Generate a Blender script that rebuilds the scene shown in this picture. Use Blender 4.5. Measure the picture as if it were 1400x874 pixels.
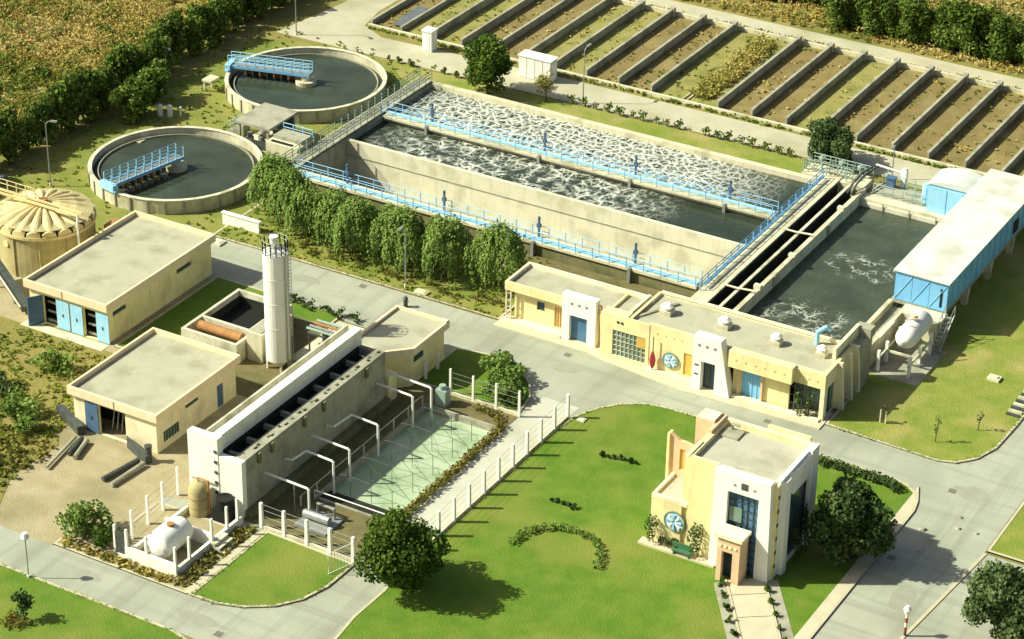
import bpy, math, random
import numpy as np
from mathutils import Matrix, Vector
random.seed(7); RNG = np.random.default_rng(7)
S = bpy.context.scene
COL = S.collection
for o in list(bpy.data.objects): bpy.data.objects.remove(o)

# ------------------------------------------------------------------ camera
YAW, PITCH, ROLL, DIST = -0.5161, 0.5073, 0.0186, 226.0
fw = Vector((math.sin(YAW)*math.cos(PITCH), math.cos(YAW)*math.cos(PITCH), -math.sin(PITCH)))
rt = Vector((math.cos(YAW), -math.sin(YAW), 0)); up = rt.cross(fw)
cr, sr = math.cos(ROLL), math.sin(ROLL)
rx, ux = cr*rt + sr*up, -sr*rt + cr*up
cam = bpy.data.cameras.new('camera'); camo = bpy.data.objects.new('camera', cam); COL.objects.link(camo)
m = Matrix.Identity(4)
for i in range(3): m[i][0], m[i][1], m[i][2] = rx[i], ux[i], -fw[i]
m.translation = -fw*DIST
camo.matrix_world = m
cam.sensor_fit = 'HORIZONTAL'; cam.sensor_width = 36; cam.lens = 3389/1400*36
cam.clip_start = 1; cam.clip_end = 3000
S.camera = camo

# ------------------------------------------------------------------ light
SUN_EL = math.radians(41); SD = Vector((0.862, 0.507, 0)).normalized()
w = bpy.data.worlds.new('World'); S.world = w; w.use_nodes = True
nt = w.node_tree; nt.nodes.clear()
sk = nt.nodes.new('ShaderNodeTexSky'); sk.sky_type = 'NISHITA'; sk.sun_disc = False
sk.sun_elevation = SUN_EL; sk.sun_rotation = math.atan2(-SD.x, -SD.y)
sk.air_density = 1.3; sk.dust_density = 4.0; sk.ozone_density = 0.6
bg = nt.nodes.new('ShaderNodeBackground'); bg.inputs[1].default_value = 0.066
wo = nt.nodes.new('ShaderNodeOutputWorld')
nt.links.new(sk.outputs[0], bg.inputs[0]); nt.links.new(bg.outputs[0], wo.inputs[0])
sun = bpy.data.lights.new('sun', 'SUN'); sun.energy = 5.0; sun.angle = math.radians(0.8); sun.color = (0.985, 1.0, 0.81)
suno = bpy.data.objects.new('sun', sun); COL.objects.link(suno)
ld = Vector((SD.x*math.cos(SUN_EL), SD.y*math.cos(SUN_EL), -math.sin(SUN_EL)))
suno.rotation_euler = ld.to_track_quat('-Z', 'Y').to_euler(); suno.location = (-60, -40, 80)
S.view_settings.view_transform = 'Standard'; S.view_settings.look = 'None'
S.view_settings.gamma = 1.0; S.view_settings.exposure = 0.5; S.view_settings.use_curve_mapping = False
S.render.engine = 'CYCLES'

# ------------------------------------------------------------------ materials
MATS = {}
def mat(name, c1, c2=None, scale=1.5, rough=0.85, streak=0.0, c3=None, s3=0.25, bump=0.0, bscale=12.0, metal=0.0, fine=0.0, t3=(0.5, 0.68), tracks=0.0):
    """two-tone noise paint: c1/c2 mottling at `scale`, large c3 stains at s3, vertical streaks"""
    if name in MATS: return MATS[name]
    mt = bpy.data.materials.new(name); mt.use_nodes = True; MATS[name] = mt
    n = mt.node_tree; N = n.nodes; L = n.links.new
    b = N['Principled BSDF']; b.inputs['Roughness'].default_value = rough; b.inputs['Metallic'].default_value = metal
    b.inputs['Specular IOR Level'].default_value = 0.25
    tc = N.new('ShaderNodeTexCoord')
    def noise(sc, det=4, rg=0.55, vec=None):
        t = N.new('ShaderNodeTexNoise'); t.inputs['Scale'].default_value = sc; t.inputs['Detail'].default_value = det
        t.inputs['Roughness'].default_value = rg; L(vec or tc.outputs['Object'], t.inputs['Vector']); return t.outputs['Fac']
    def ramp(f, lo, hi):
        r = N.new('ShaderNodeMapRange'); r.inputs[1].default_value = lo; r.inputs[2].default_value = hi; L(f, r.inputs[0]); return r.outputs[0]
    def mix(f, a, c, k=1.0):
        x = N.new('ShaderNodeMix'); x.data_type = 'RGBA'
        if k != 1.0:
            q = N.new('ShaderNodeMath'); q.operation = 'MULTIPLY'; L(f, q.inputs[0]); q.inputs[1].default_value = k; f = q.outputs[0]
        L(f, x.inputs[0])
        for s, v in ((x.inputs[6], a), (x.inputs[7], c)):
            if isinstance(v, tuple): s.default_value = (*v, 1)
            else: L(v, s)
        return x.outputs[2]
    col = c1
    if c2: col = mix(ramp(noise(scale), 0.32, 0.68), c1, c2)
    if c3: col = mix(ramp(noise(s3, 3), *t3), col, c3, 0.85)
    if streak:
        mp = N.new('ShaderNodeMapping'); mp.inputs['Scale'].default_value = (1, 1, 0.08); L(tc.outputs['Object'], mp.inputs[0])
        d = tuple(x*0.42 for x in c1)
        col = mix(ramp(noise(2.6, 3, 0.6, mp.outputs[0]), 0.52, 0.75), col, d, streak)
    if tracks:
        for sc_ in ((.04,.9,1),(.9,.05,1)):
            mp = N.new('ShaderNodeMapping'); mp.inputs['Scale'].default_value = sc_; L(tc.outputs['Object'], mp.inputs[0])
            col = mix(ramp(noise(1.0, 3, 0.55, mp.outputs[0]), 0.5, 0.72), col, tuple(x*0.62 for x in c1), tracks)
    if fine:
        col = mix(ramp(noise(9.0, 3, 0.7), 0.45, 0.75), col, tuple(x*0.45 for x in c1), fine)
    if isinstance(col, tuple): b.inputs['Base Color'].default_value = (*col, 1)
    else: L(col, b.inputs['Base Color'])
    if bump:
        bp = N.new('ShaderNodeBump'); bp.inputs['Strength'].default_value = bump; bp.inputs['Distance'].default_value = 0.1
        L(noise(bscale, 3, 0.65), bp.inputs['Height']); L(bp.outputs[0], b.inputs['Normal'])
    return mt
def leafmat(name, cols, trans=0.25):
    """foliage: colour from the per-clump `tint` attribute"""
    if name in MATS: return MATS[name]
    mt = bpy.data.materials.new(name); mt.use_nodes = True; MATS[name] = mt
    n = mt.node_tree; N = n.nodes; L = n.links.new; N.clear()
    at = N.new('ShaderNodeAttribute'); at.attribute_name = 'tint'
    r = N.new('ShaderNodeValToRGB'); e = r.color_ramp.elements
    while len(e) < len(cols): e.new(0.5)
    for i, c in enumerate(cols): e[i].position = i/(len(cols)-1); e[i].color = (*c, 1)
    L(at.outputs['Fac'], r.inputs[0])
    d = N.new('ShaderNodeBsdfDiffuse'); t = N.new('ShaderNodeBsdfTranslucent'); x = N.new('ShaderNodeMixShader'); o = N.new('ShaderNodeOutputMaterial')
    x.inputs[0].default_value = trans
    L(r.outputs[0], d.inputs[0]); L(r.outputs[0], t.inputs[0]); L(d.outputs[0], x.inputs[1]); L(t.outputs[0], x.inputs[2]); L(x.outputs[0], o.inputs[0])
    return mt
def watermat(name, base, foam=None, rough=0.12, bump=0.25, algae=None, fscale=((0.7, 0.12), (1.5, 0.14)), patch=(0.36, 0.52)):
    """murky water; foam = list of (x, y, rx, ry) patches in object metres where aeration froths"""
    mt = bpy.data.materials.new(name); mt.use_nodes = True; MATS[name] = mt
    n = mt.node_tree; N = n.nodes; L = n.links.new
    b = N['Principled BSDF']; b.inputs['Roughness'].default_value = rough; b.inputs['IOR'].default_value = 1.33
    tc = N.new('ShaderNodeTexCoord')
    def math_(op, a, c=None):
        q = N.new('ShaderNodeMath'); q.operation = op; q.use_clamp = False
        for s, v in zip(q.inputs, (a, c)):
            if v is None: continue
            if isinstance(v, (int, float)): s.default_value = v
            else: L(v, s)
        return q.outputs[0]
    def mr(f, lo, hi, a=0, c=1):
        r = N.new('ShaderNodeMapRange'); r.inputs[1].default_value = lo; r.inputs[2].default_value = hi
        r.inputs[3].default_value = a; r.inputs[4].default_value = c; L(f, r.inputs[0]); return r.outputs[0]
    nz = N.new('ShaderNodeTexNoise'); nz.inputs['Scale'].default_value = 0.35; nz.inputs['Detail'].default_value = 4; L(tc.outputs['Object'], nz.inputs[0])
    mx = N.new('ShaderNodeMix'); mx.data_type = 'RGBA'; L(mr(nz.outputs[0], .35, .7), mx.inputs[0])
    mx.inputs[6].default_value = (*base, 1); mx.inputs[7].default_value = (*(x*1.5 for x in base), 1)
    col = mx.outputs[2]
    if algae:
        n2 = N.new('ShaderNodeTexNoise'); n2.inputs['Scale'].default_value = 0.5; n2.inputs['Detail'].default_value = 6; L(tc.outputs['Object'], n2.inputs[0])
        m2 = N.new('ShaderNodeMix'); m2.data_type = 'RGBA'; L(mr(n2.outputs[0], .35, .65), m2.inputs[0]); L(col, m2.inputs[6]); m2.inputs[7].default_value = (*algae, 1); col = m2.outputs[2]
    if foam:
        sx = N.new('ShaderNodeSeparateXYZ'); L(tc.outputs['Object'], sx.inputs[0])
        mask = None
        for (cx, cy, a, c) in foam:
            dx = math_('POWER', math_('DIVIDE', math_('ABSOLUTE', math_('SUBTRACT', sx.outputs[0], cx)), a), 2.5)
            dy = math_('POWER', math_('DIVIDE', math_('ABSOLUTE', math_('SUBTRACT', sx.outputs[1], cy)), c), 2.5)
            g = mr(math_('ADD', dx, dy), 1.25, 0.35); mask = g if mask is None else math_('MAXIMUM', mask, g)
        va = tc.outputs['Object']
        for ns, amp, det in ((0.55, 1.6, 2), (2.4, 0.35, 5)):     # two scales of swirl
            wn = N.new('ShaderNodeTexNoise'); wn.inputs['Scale'].default_value = ns; wn.inputs['Detail'].default_value = det; L(tc.outputs['Object'], wn.inputs[0])
            vm = N.new('ShaderNodeVectorMath'); vm.operation = 'MULTIPLY_ADD'; L(wn.outputs['Color'], vm.inputs[0]); vm.inputs[1].default_value = (amp, amp, 0); L(va, vm.inputs[2]); va = vm.outputs[0]
        f = None
        for sc, th in fscale:
            vo = N.new('ShaderNodeTexVoronoi'); vo.feature = 'DISTANCE_TO_EDGE'; vo.voronoi_dimensions = '2D'; vo.inputs['Scale'].default_value = sc; L(va, vo.inputs['Vector'])
            e = math_('POWER', mr(vo.outputs['Distance'], th, 0.0), 1.6); f = e if f is None else math_('MAXIMUM', f, math_('MULTIPLY', e, 0.75))
        pn = N.new('ShaderNodeTexNoise'); pn.inputs['Scale'].default_value = 0.8; pn.inputs['Detail'].default_value = 5; L(tc.outputs['Object'], pn.inputs[0])
        pb = N.new('ShaderNodeTexNoise'); pb.inputs['Scale'].default_value = 3.5; pb.inputs['Detail'].default_value = 4; L(tc.outputs['Object'], pb.inputs[0])
        f = math_('MULTIPLY', f, mr(pn.outputs[0], *patch)); f = math_('MULTIPLY', f, mr(pb.outputs[0], .25, .50)); f = math_('MULTIPLY', f, mask)
        m3 = N.new('ShaderNodeMix'); m3.data_type = 'RGBA'; L(f, m3.inputs[0]); L(col, m3.inputs[6]); m3.inputs[7].default_value = (.80, .81, .70, 1); col = m3.outputs[2]
        L(mr(f, 0, .5, rough, .8), b.inputs['Roughness'])
    L(col, b.inputs['Base Color'])
    bn = N.new('ShaderNodeTexNoise'); bn.inputs['Scale'].default_value = 1.6; bn.inputs['Detail'].default_value = 4; L(tc.outputs['Object'], bn.inputs[0])
    bp = N.new('ShaderNodeBump'); bp.inputs['Strength'].default_value = bump; bp.inputs['Distance'].default_value = 0.15; L(bn.outputs[0], bp.inputs['Height']); L(bp.outputs[0], b.inputs['Normal'])
    return mt

M = dict(
 ground=mat('dry grass ground', (.20,.19,.045), (.30,.24,.075), .25, c3=(.10,.13,.025), s3=.06, bump=.8, bscale=3, fine=.5),
 scrubsoil=mat('scrub soil', (.44,.35,.14), (.33,.29,.09), .3, c3=(.15,.17,.04), s3=.08, bump=.8, bscale=2, fine=.4),
 lawn=mat('mown lawn', (.088,.178,.012), (.145,.222,.022), .55, c3=(.23,.245,.045), s3=.09, bump=.8, bscale=7, fine=.38),
 drylawn=mat('dry lawn', (.17,.235,.03), (.27,.285,.055), .5, c3=(.40,.33,.12), s3=.15, bump=.8, bscale=6, fine=.45),
 roughverge=mat('rough verge', (.20,.23,.04), (.28,.26,.07), .5, c3=(.14,.19,.03), s3=.15, bump=.8, bscale=6, fine=.4),  # dry rough verge grass with random mottling
 asphalt=mat('dusty asphalt', (.35,.36,.275), (.40,.41,.32), scale=.4, c3=(.27,.28,.21), s3=.10, fine=.18, tracks=.5, bump=.15, bscale=20),
 dirt=mat('pale dirt', (.42,.36,.22), (.34,.28,.15), .5, c3=(.25,.22,.11), s3=.15, fine=.3, bump=.5, bscale=5),
 darkdirt=mat('dark soil', (.14,.12,.05), (.20,.165,.075), .8, c3=(.09,.10,.03), s3=.3, fine=.4, bump=.6, bscale=5),
 lane=mat('pale lane concrete', (.52,.51,.41), (.46,.455,.36), .5, c3=(.38,.37,.29), s3=.15, fine=.1),
 gravel=mat('pale gravel', (.50,.47,.34), (.44,.41,.28), .5, c3=(.36,.33,.20), s3=.12, fine=.2, bump=.3, bscale=8),
 patch=mat('asphalt repair', (.285,.29,.225), (.34,.345,.265), .8, fine=.2),
 kerb=mat('kerb stone', (.55,.50,.34), (.45,.41,.28), 1.2, fine=.2),
 paving=mat('paving slabs', (.58,.52,.36), (.50,.45,.31), .8, fine=.15),
 yellow=mat('yellow render', (.86,.76,.40), (.80,.70,.35), 1.0, streak=.34, c3=(.68,.57,.30), s3=.45, fine=.10),
 cream=mat('cream render', (.87,.79,.54), (.82,.73,.48), 1.0, streak=.30, c3=(.70,.58,.37), s3=.45, fine=.10),
 pinkfascia=mat('salmon fascia', (.80,.67,.45), (.74,.60,.39), 1.0, streak=.15),
 pinkstone=mat('pink render', (.74,.53,.34), (.66,.46,.28), 1.5, streak=.15),
 white=mat('white render', (.88,.86,.79), (.83,.81,.73), .8, streak=.22, c3=(.70,.67,.55), s3=.5, t3=(.58,.8)),
 dirtywhite=mat('stained white', (.90,.88,.78), (.85,.83,.71), 1.1, streak=.28, c3=(.50,.47,.30), s3=.5, t3=(.60,.80)),
 roof=mat('roof screed', (.45,.43,.31), (.39,.375,.27), .7, c3=(.31,.295,.20), s3=.35, fine=.28, bump=.2, bscale=8),
 roof2=mat('pale roof screed', (.47,.45,.35), (.42,.40,.31), .6, c3=(.33,.315,.225), s3=.3, fine=.25),
 conc=mat('pale concrete', (.66,.61,.43), (.58,.54,.37), .8, streak=.35, c3=(.40,.365,.235), s3=.4, fine=.1),
 concbright=mat('bright concrete', (.76,.71,.52), (.68,.64,.46), .8, streak=.25, c3=(.54,.50,.34), s3=.4, fine=.1),
 concgrey=mat('grey concrete', (.40,.385,.29), (.33,.32,.235), .9, streak=.5, c3=(.22,.22,.15), s3=.45, fine=.15),
 concmoss=mat('mossy concrete', (.22,.205,.10), (.17,.165,.075), .8, streak=.5, c3=(.10,.11,.04), s3=.5, fine=.2),
 concpale=mat('weathered pale concrete', (.70,.66,.50), (.58,.55,.40), .9, streak=.45, c3=(.34,.33,.20), s3=.6, fine=.15),
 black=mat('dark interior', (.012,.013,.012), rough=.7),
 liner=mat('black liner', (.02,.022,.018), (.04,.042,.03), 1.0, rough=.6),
 bluerail=mat('light blue paint', (.20,.44,.66), (.26,.50,.72), 2.0, rough=.5),
 blue=mat('blue cladding', (.17,.45,.76), (.23,.52,.80), .6, rough=.5, streak=.3, fine=.12),
 bluedoor=mat('pale blue door paint', (.30,.60,.80), (.38,.66,.84), 1.2, rough=.55, streak=.15),
 slate=mat('slate sheet', (.10,.12,.13), (.15,.17,.18), 1.5, rough=.6),
 darkblue=mat('slate blue paint', (.07,.13,.22), (.10,.17,.28), 1.2, rough=.5),
 metalroof=mat('pale sheet roof', (.70,.70,.64), (.60,.60,.53), .5, rough=.5, streak=.0, c3=(.47,.46,.37), s3=.3, fine=.15),
 greenrail=mat('grey green steel', (.27,.36,.30), (.33,.42,.35), 2, rough=.5),
 steel=mat('grey steel', (.28,.29,.27), (.36,.37,.34), 2, rough=.4, metal=.3),
 darksteel=mat('dark steel', (.05,.06,.055), (.09,.10,.09), 2, rough=.5),
 glass=mat('dark glazing', (.03,.06,.075), (.05,.09,.11), .7, rough=.08),
 blueglass=mat('blue glazing', (.06,.14,.26), (.10,.20,.33), .7, rough=.10),
 greenglass=mat('green glazing', (.14,.22,.18), (.20,.28,.22), .9, rough=.15),
 mosaic=mat('mosaic', (.40,.60,.68), (.66,.74,.70), 2.2, rough=.4),
 red=mat('red cloth', (.36,.05,.06), (.28,.03,.04), 3),
 rust=mat('rusty orange', (.46,.24,.09), (.32,.15,.05), 1.2, rough=.8, fine=.3),
 bark=mat('bark', (.12,.085,.05), (.07,.05,.03), 4),
 silo=mat('silo paint', (.80,.79,.72), (.74,.73,.65), .8, rough=.45, streak=.2),
 bedsoil=mat('dried sludge', (.25,.185,.07), (.175,.14,.05), .45, c3=(.31,.25,.10), s3=.22, fine=.4, bump=.8, bscale=4),
 bedgrass=mat('weedy sludge', (.31,.28,.09), (.25,.24,.07), .5, c3=(.17,.19,.04), s3=.25, fine=.4, bump=.8, bscale=4),
 dome=mat('yellowed fibreglass', (.74,.62,.32), (.66,.54,.26), .8, rough=.6, c3=(.55,.45,.20), s3=.5, fine=.1),
 digester=mat('digester wall', (.46,.40,.20), (.38,.33,.16), .7, streak=.45, c3=(.28,.26,.12), s3=.4),
 bench=mat('green bench paint', (.06,.16,.08), rough=.5),
 amber=mat('amber panel', (.62,.42,.10), (.55,.36,.08), 2),
 leaf=leafmat('broad leaves', [(.035,.07,.012),(.07,.125,.02),(.115,.175,.03),(.16,.22,.045)]),
 leafdark=leafmat('dark leaves', [(.03,.058,.018),(.06,.10,.032),(.10,.15,.05),(.17,.22,.09)]),
 leafwillow=leafmat('weeping leaves', [(.09,.16,.03),(.155,.24,.05),(.215,.305,.075),(.29,.37,.11)]),
 leafhedge=leafmat('hedge leaves', [(.055,.10,.018),(.10,.155,.028),(.155,.215,.042),(.22,.275,.07)]),
 leafscrub=leafmat('scrub leaves', [(.12,.17,.03),(.26,.26,.06),(.42,.34,.09),(.50,.38,.12),(.56,.46,.19)]),
 leafyellow=leafmat('yellow reeds', [(.30,.29,.07),(.40,.35,.10),(.50,.41,.14)]),
 leafbrown=leafmat('brown hedge leaves', [(.13,.11,.03),(.22,.18,.05),(.24,.23,.055),(.13,.16,.03)]),
 leafgrass=leafmat('grass tufts', [(.16,.23,.03),(.22,.29,.04),(.29,.32,.055),(.36,.34,.08)]),
)

# ------------------------------------------------------------------ mesh helpers
class MB:
    def __init__(s): s.v = []; s.f = []
    def add(s, vs, fs):
        k = len(s.v); s.v += [tuple(p) for p in vs]; s.f += [tuple(i+k for i in f) for f in fs]; return s
    def box(s, x0, x1, y0, y1, z0, z1):
        return s.add([(x0,y0,z0),(x1,y0,z0),(x1,y1,z0),(x0,y1,z0),(x0,y0,z1),(x1,y0,z1),(x1,y1,z1),(x0,y1,z1)],
                     [(0,3,2,1),(4,5,6,7),(0,1,5,4),(1,2,6,5),(2,3,7,6),(3,0,4,7)])
    def hexa(s, b, t):   # bottom 4 pts, top 4 pts (ccw from above)
        return s.add(list(b)+list(t), [(0,3,2,1),(4,5,6,7),(0,1,5,4),(1,2,6,5),(2,3,7,6),(3,0,4,7)])
    def prism(s, poly, z0, z1, bottom=True):
        n = len(poly); a = sum(poly[i][0]*poly[(i+1)%n][1]-poly[(i+1)%n][0]*poly[i][1] for i in range(n))
        if a < 0: poly = poly[::-1]
        vs = [(x,y,z0) for x,y in poly]+[(x,y,z1) for x,y in poly]
        fs = [(i,(i+1)%n,n+(i+1)%n,n+i) for i in range(n)]+[tuple(range(n,2*n))]
        if bottom: fs.append(tuple(range(n-1,-1,-1)))
        return s.add(vs, fs)
    def cyl(s, cx, cy, z0, z1, r, n=24, r2=None, caps=True):
        r2 = r if r2 is None else r2
        vs = [(cx+r*math.cos(2*math.pi*i/n), cy+r*math.sin(2*math.pi*i/n), z0) for i in range(n)]+[(cx+r2*math.cos(2*math.pi*i/n), cy+r2*math.sin(2*math.pi*i/n), z1) for i in range(n)]
        fs = [(i,(i+1)%n,n+(i+1)%n,n+i) for i in range(n)]
        if caps: fs += [tuple(range(n,2*n)), tuple(range(n-1,-1,-1))]
        return s.add(vs, fs)
    def ring(s, cx, cy, z0, z1, ri, ro, n=64):
        vs = []
        for r, z in ((ri,z0),(ro,z0),(ro,z1),(ri,z1)):
            vs += [(cx+r*math.cos(2*math.pi*i/n), cy+r*math.sin(2*math.pi*i/n), z) for i in range(n)]
        fs = []
        for i in range(n):
            j = (i+1)%n
            for a, b in ((0,1),(1,2),(2,3),(3,0)): fs.append((a*n+i, a*n+j, b*n+j, b*n+i))
        return s.add(vs, fs)
    def tube(s, pts, r, n=6, r2=None):
        pts = [Vector(p) for p in pts]; r2 = r if r2 is None else r2; k = len(pts); vs = []; prev = None
        for i, p in enumerate(pts):
            d = (pts[min(i+1,k-1)]-pts[max(i-1,0)]).normalized()
            a = d.cross(Vector((0,0,1)));
            if a.length < 1e-3: a = Vector((1,0,0)) if prev is None else prev
            a.normalize(); prev = a; b = d.cross(a); rr = r+(r2-r)*i/max(1,k-1)
            vs += [p+a*rr*math.cos(2*math.pi*j/n)+b*rr*math.sin(2*math.pi*j/n) for j in range(n)]
        fs = [(i*n+j, i*n+(j+1)%n, (i+1)*n+(j+1)%n, (i+1)*n+j) for i in range(k-1) for j in range(n)]
        fs += [tuple(range(n-1,-1,-1)), tuple(range((k-1)*n, k*n))]
        return s.add(vs, fs)
    def strip(s, line, width, z0, z1, closed=False):   # kerb-like strip to the left of a polyline
        n = len(line); P = [Vector(p) for p in line]; off = []
        for i in range(n):
            a = P[(i-1)%n] if (closed or i > 0) else None; b = P[(i+1)%n] if (closed or i < n-1) else None
            nn = Vector((0,0))
            ds = []
            if a is not None: d = (P[i]-a).normalized(); ds.append(Vector((-d.y,d.x)))
            if b is not None: d = (b-P[i]).normalized(); ds.append(Vector((-d.y,d.x)))
            for d in ds: nn += d
            nn.normalize(); c = max(.4, nn.dot(ds[0])); off.append(P[i]+nn*width/c)
        vs = [(p.x,p.y,z0) for p in P]+[(p.x,p.y,z0) for p in off]+[(p.x,p.y,z1) for p in P]+[(p.x,p.y,z1) for p in off]
        fs = []
        for i in range(n if closed else n-1):
            j = (i+1)%n
            fs += [(i,j,2*n+j,2*n+i),(2*n+i,2*n+j,3*n+j,3*n+i),(n+j,n+i,3*n+i,3*n+j)]
        return s.add(vs, fs)
    def build(s, name, material, parent=None, root=None, smooth=False, tint=None):
        me = bpy.data.meshes.new(name); off = Vector((0,0,0))
        if parent is not None:
            q = parent
            while q is not None: off += q.location; q = q.parent
        me.from_pydata([(x-off.x, y-off.y, z-off.z) for x,y,z in s.v], [], s.f); me.update()
        me.materials.append(M[material] if isinstance(material, str) else material)
        if smooth: me.shade_smooth()
        o = bpy.data.objects.new(name, me); COL.objects.link(o)
        if parent is not None: o.parent = parent
        return o
def B(x0,x1,y0,y1,z0,z1): return MB().box(x0,x1,y0,y1,z0,z1)
def tag(o, label, cat, group=None):
    o['label'] = label; o['category'] = cat
    if group: o['group'] = group
    return o
def thing(name, label, cat, loc, group=None, rz=0):
    o = bpy.data.objects.new(name, None); COL.objects.link(o); o.location = loc; o.empty_display_size = .3; o.rotation_euler = (0,0,rz)
    return tag(o, label, cat, group)
def struct(o): o['kind'] = 'structure'; return o
def stuff(o): o['kind'] = 'stuff'; return o
def copy_tree(o, loc=None, rz=None, parent=None, scale=None, label=None):
    c = o.copy(); COL.objects.link(c); c.parent = parent
    if loc is not None: c.location = loc
    if rz is not None: c.rotation_euler = (0,0,rz)
    if scale is not None: c.scale = scale if hasattr(scale,'__len__') else (scale,)*3
    if label: c['label'] = label
    for ch in o.children: copy_tree(ch, parent=c)
    return c
def rail(mb, pts, h=1.05, sp=1.6, r=0.045, mids=(0.55,)):
    """steel handrail along 3d points: posts, top rail, mid rails"""
    for hh in (h,)+tuple(h*k for k in mids): mb.tube([(x,y,z+hh) for x,y,z in pts], r, 4)
    for a, b in zip(pts[:-1], pts[1:]):
        L = math.dist(a, b); n = max(1, round(L/sp))
        for i in range(n+1):
            t = i/n; p = [a[k]+(b[k]-a[k])*t for k in range(3)]
            mb.box(p[0]-r,p[0]+r,p[1]-r,p[1]+r,p[2],p[2]+h)
    return mb
def sheet(name, rect, holes, z, material, cells=None):
    xs = sorted({rect[0],rect[1],*[h[0] for h in holes],*[h[1] for h in holes]}); ys = sorted({rect[2],rect[3],*[h[2] for h in holes],*[h[3] for h in holes]})
    xs = [x for x in xs if rect[0] <= x <= rect[1]]; ys = [y for y in ys if rect[2] <= y <= rect[3]]
    mb = MB(); idx = {}
    def V(x,y):
        if (x,y) not in idx: idx[(x,y)] = len(mb.v); mb.v.append((x,y,z))
        return idx[(x,y)]
    for a,b in zip(xs[:-1],xs[1:]):
        for c,d in zip(ys[:-1],ys[1:]):
            mx,my = (a+b)/2,(c+d)/2
            if any(h[0]<mx<h[1] and h[2]<my<h[3] for h in holes): continue
            mb.f.append((V(a,c),V(b,c),V(b,d),V(a,d)))
    return struct(mb.build(name, material))
def wall_y(mb, x0, x1, y0, y1, z0, z1, ops=()):
    """wall slab in the xz plane with rectangular openings (xa, xb, za, zb)"""
    xs = sorted({x0,x1,*[o[0] for o in ops],*[o[1] for o in ops]}); 
    for a,b in zip(xs[:-1],xs[1:]):
        cut = sorted([(o[2],o[3]) for o in ops if o[0] <= a+1e-6 and o[1] >= b-1e-6]); z = z0
        for c,d in cut:
            if c > z+1e-6: mb.box(a,b,y0,y1,z,c)
            z = d
        if z < z1-1e-6: mb.box(a,b,y0,y1,z,z1)
    return mb
def wall_x(mb, y0, y1, x0, x1, z0, z1, ops=()):
    t = wall_y(MB(), y0, y1, x0, x1, z0, z1, ops)
    return mb.add([(y,x,z) for x,y,z in t.v], [f[::-1] for f in t.f])

# ------------------------------------------------------------------ foliage
def leafmesh(name, P, Nn, size, tint, material, long=1.0, up=None):
    """quads at P facing Nn with half-size `size`; tint per quad"""
    n = len(P); 
    ref = RNG.normal(size=(n,3)) if up is None else np.tile(np.array(up,float),(n,1))+RNG.normal(size=(n,3))*.15
    a = np.cross(Nn, ref); a /= np.linalg.norm(a,axis=1)[:,None]+1e-9
    b = np.cross(Nn, a); b /= np.linalg.norm(b,axis=1)[:,None]+1e-9
    s = size[:,None]
    q = np.stack([P-a*s-b*s*long*.6, P+a*s*.7-b*s*long, P+a*s+b*s*long*.6, P-a*s*.6+b*s*long],1).reshape(-1,3)
    me = bpy.data.meshes.new(name); me.vertices.add(4*n); me.vertices.foreach_set('co', q.astype(np.float32).ravel())
    me.loops.add(4*n); me.loops.foreach_set('vertex_index', np.arange(4*n,dtype=np.int32))
    me.polygons.add(n); me.polygons.foreach_set('loop_start', np.arange(0,4*n,4,dtype=np.int32)); me.polygons.foreach_set('loop_total', np.full(n,4,dtype=np.int32))
    me.update(); me.validate()
    at = me.attributes.new('tint','FLOAT','FACE'); at.data.foreach_set('value', np.clip(tint,0,1).astype(np.float32))
    me.materials.append(M[material]); return me
def blobs_leaves(blobs, per, size, jit=.35):
    Ps, Ns, Sz, T = [], [], [], []
    for (c, r) in blobs:
        n = max(12, int(per*(r[0]*r[1]+r[1]*r[2]+r[0]*r[2])/3))
        d = RNG.normal(size=(n,3)); d /= np.linalg.norm(d,axis=1)[:,None]
        rad = RNG.uniform(.62,1.08,size=(n,1))
        Ps.append(np.array(c)+d*np.array(r)*rad)
        nn = d+RNG.normal(size=(n,3))*.75; nn /= np.linalg.norm(nn,axis=1)[:,None]; Ns.append(nn)
        Sz.append(size*RNG.uniform(.6,1.3,size=n)); T.append(np.clip(RNG.uniform(.2,.8)+RNG.normal(size=n)*.16,0,1))
    return np.concatenate(Ps), np.concatenate(Ns), np.concatenate(Sz), np.concatenate(T)
def crown_blobs(r, h, z0, n, seed, flat=1.0, br=(.28,.42)):
    """blobs filling an ellipsoid-ish crown of radius r and height h above z0"""
    g = np.random.default_rng(seed); out = []
    for i in range(n):
        d = g.normal(size=3); d /= np.linalg.norm(d); rr = g.uniform(.25,.78) if g.random() < .8 else g.uniform(.8,.97)
        k = g.uniform(*br)
        out.append(((d[0]*r*rr, d[1]*r*rr, z0+h/2+d[2]*h/2*rr), (r*k*g.uniform(.8,1.2), r*k*g.uniform(.8,1.2), h*.5*k*g.uniform(.85,1.25)*flat)))
    return out
def link(name, me, parent): 
    o = bpy.data.objects.new(name, me); COL.objects.link(o); o.parent = parent; return o
def trunk_mb(h, r, lean=(0,0), limbs=5, spread=1.2, ztop=None, seed=0):
    g = random.Random(seed); mb = MB(); zt = ztop or h
    mb.tube([(0,0,-.15),(lean[0]*.4,lean[1]*.4,h*.45),(lean[0],lean[1],h)], r, 7, r*.6)
    for i in range(limbs):
        a = 2*math.pi*i/limbs+g.uniform(-.4,.4); s = spread*g.uniform(.7,1.1); z = h*g.uniform(.7,1.0)
        mb.tube([(lean[0]*.8,lean[1]*.8,z),(lean[0]+math.cos(a)*s*.5,lean[1]+math.sin(a)*s*.5,z+(zt-h)*.35),(lean[0]+math.cos(a)*s,lean[1]+math.sin(a)*s,zt*g.uniform(.8,1.0))], r*.5, 5, r*.15)
    return mb
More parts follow.
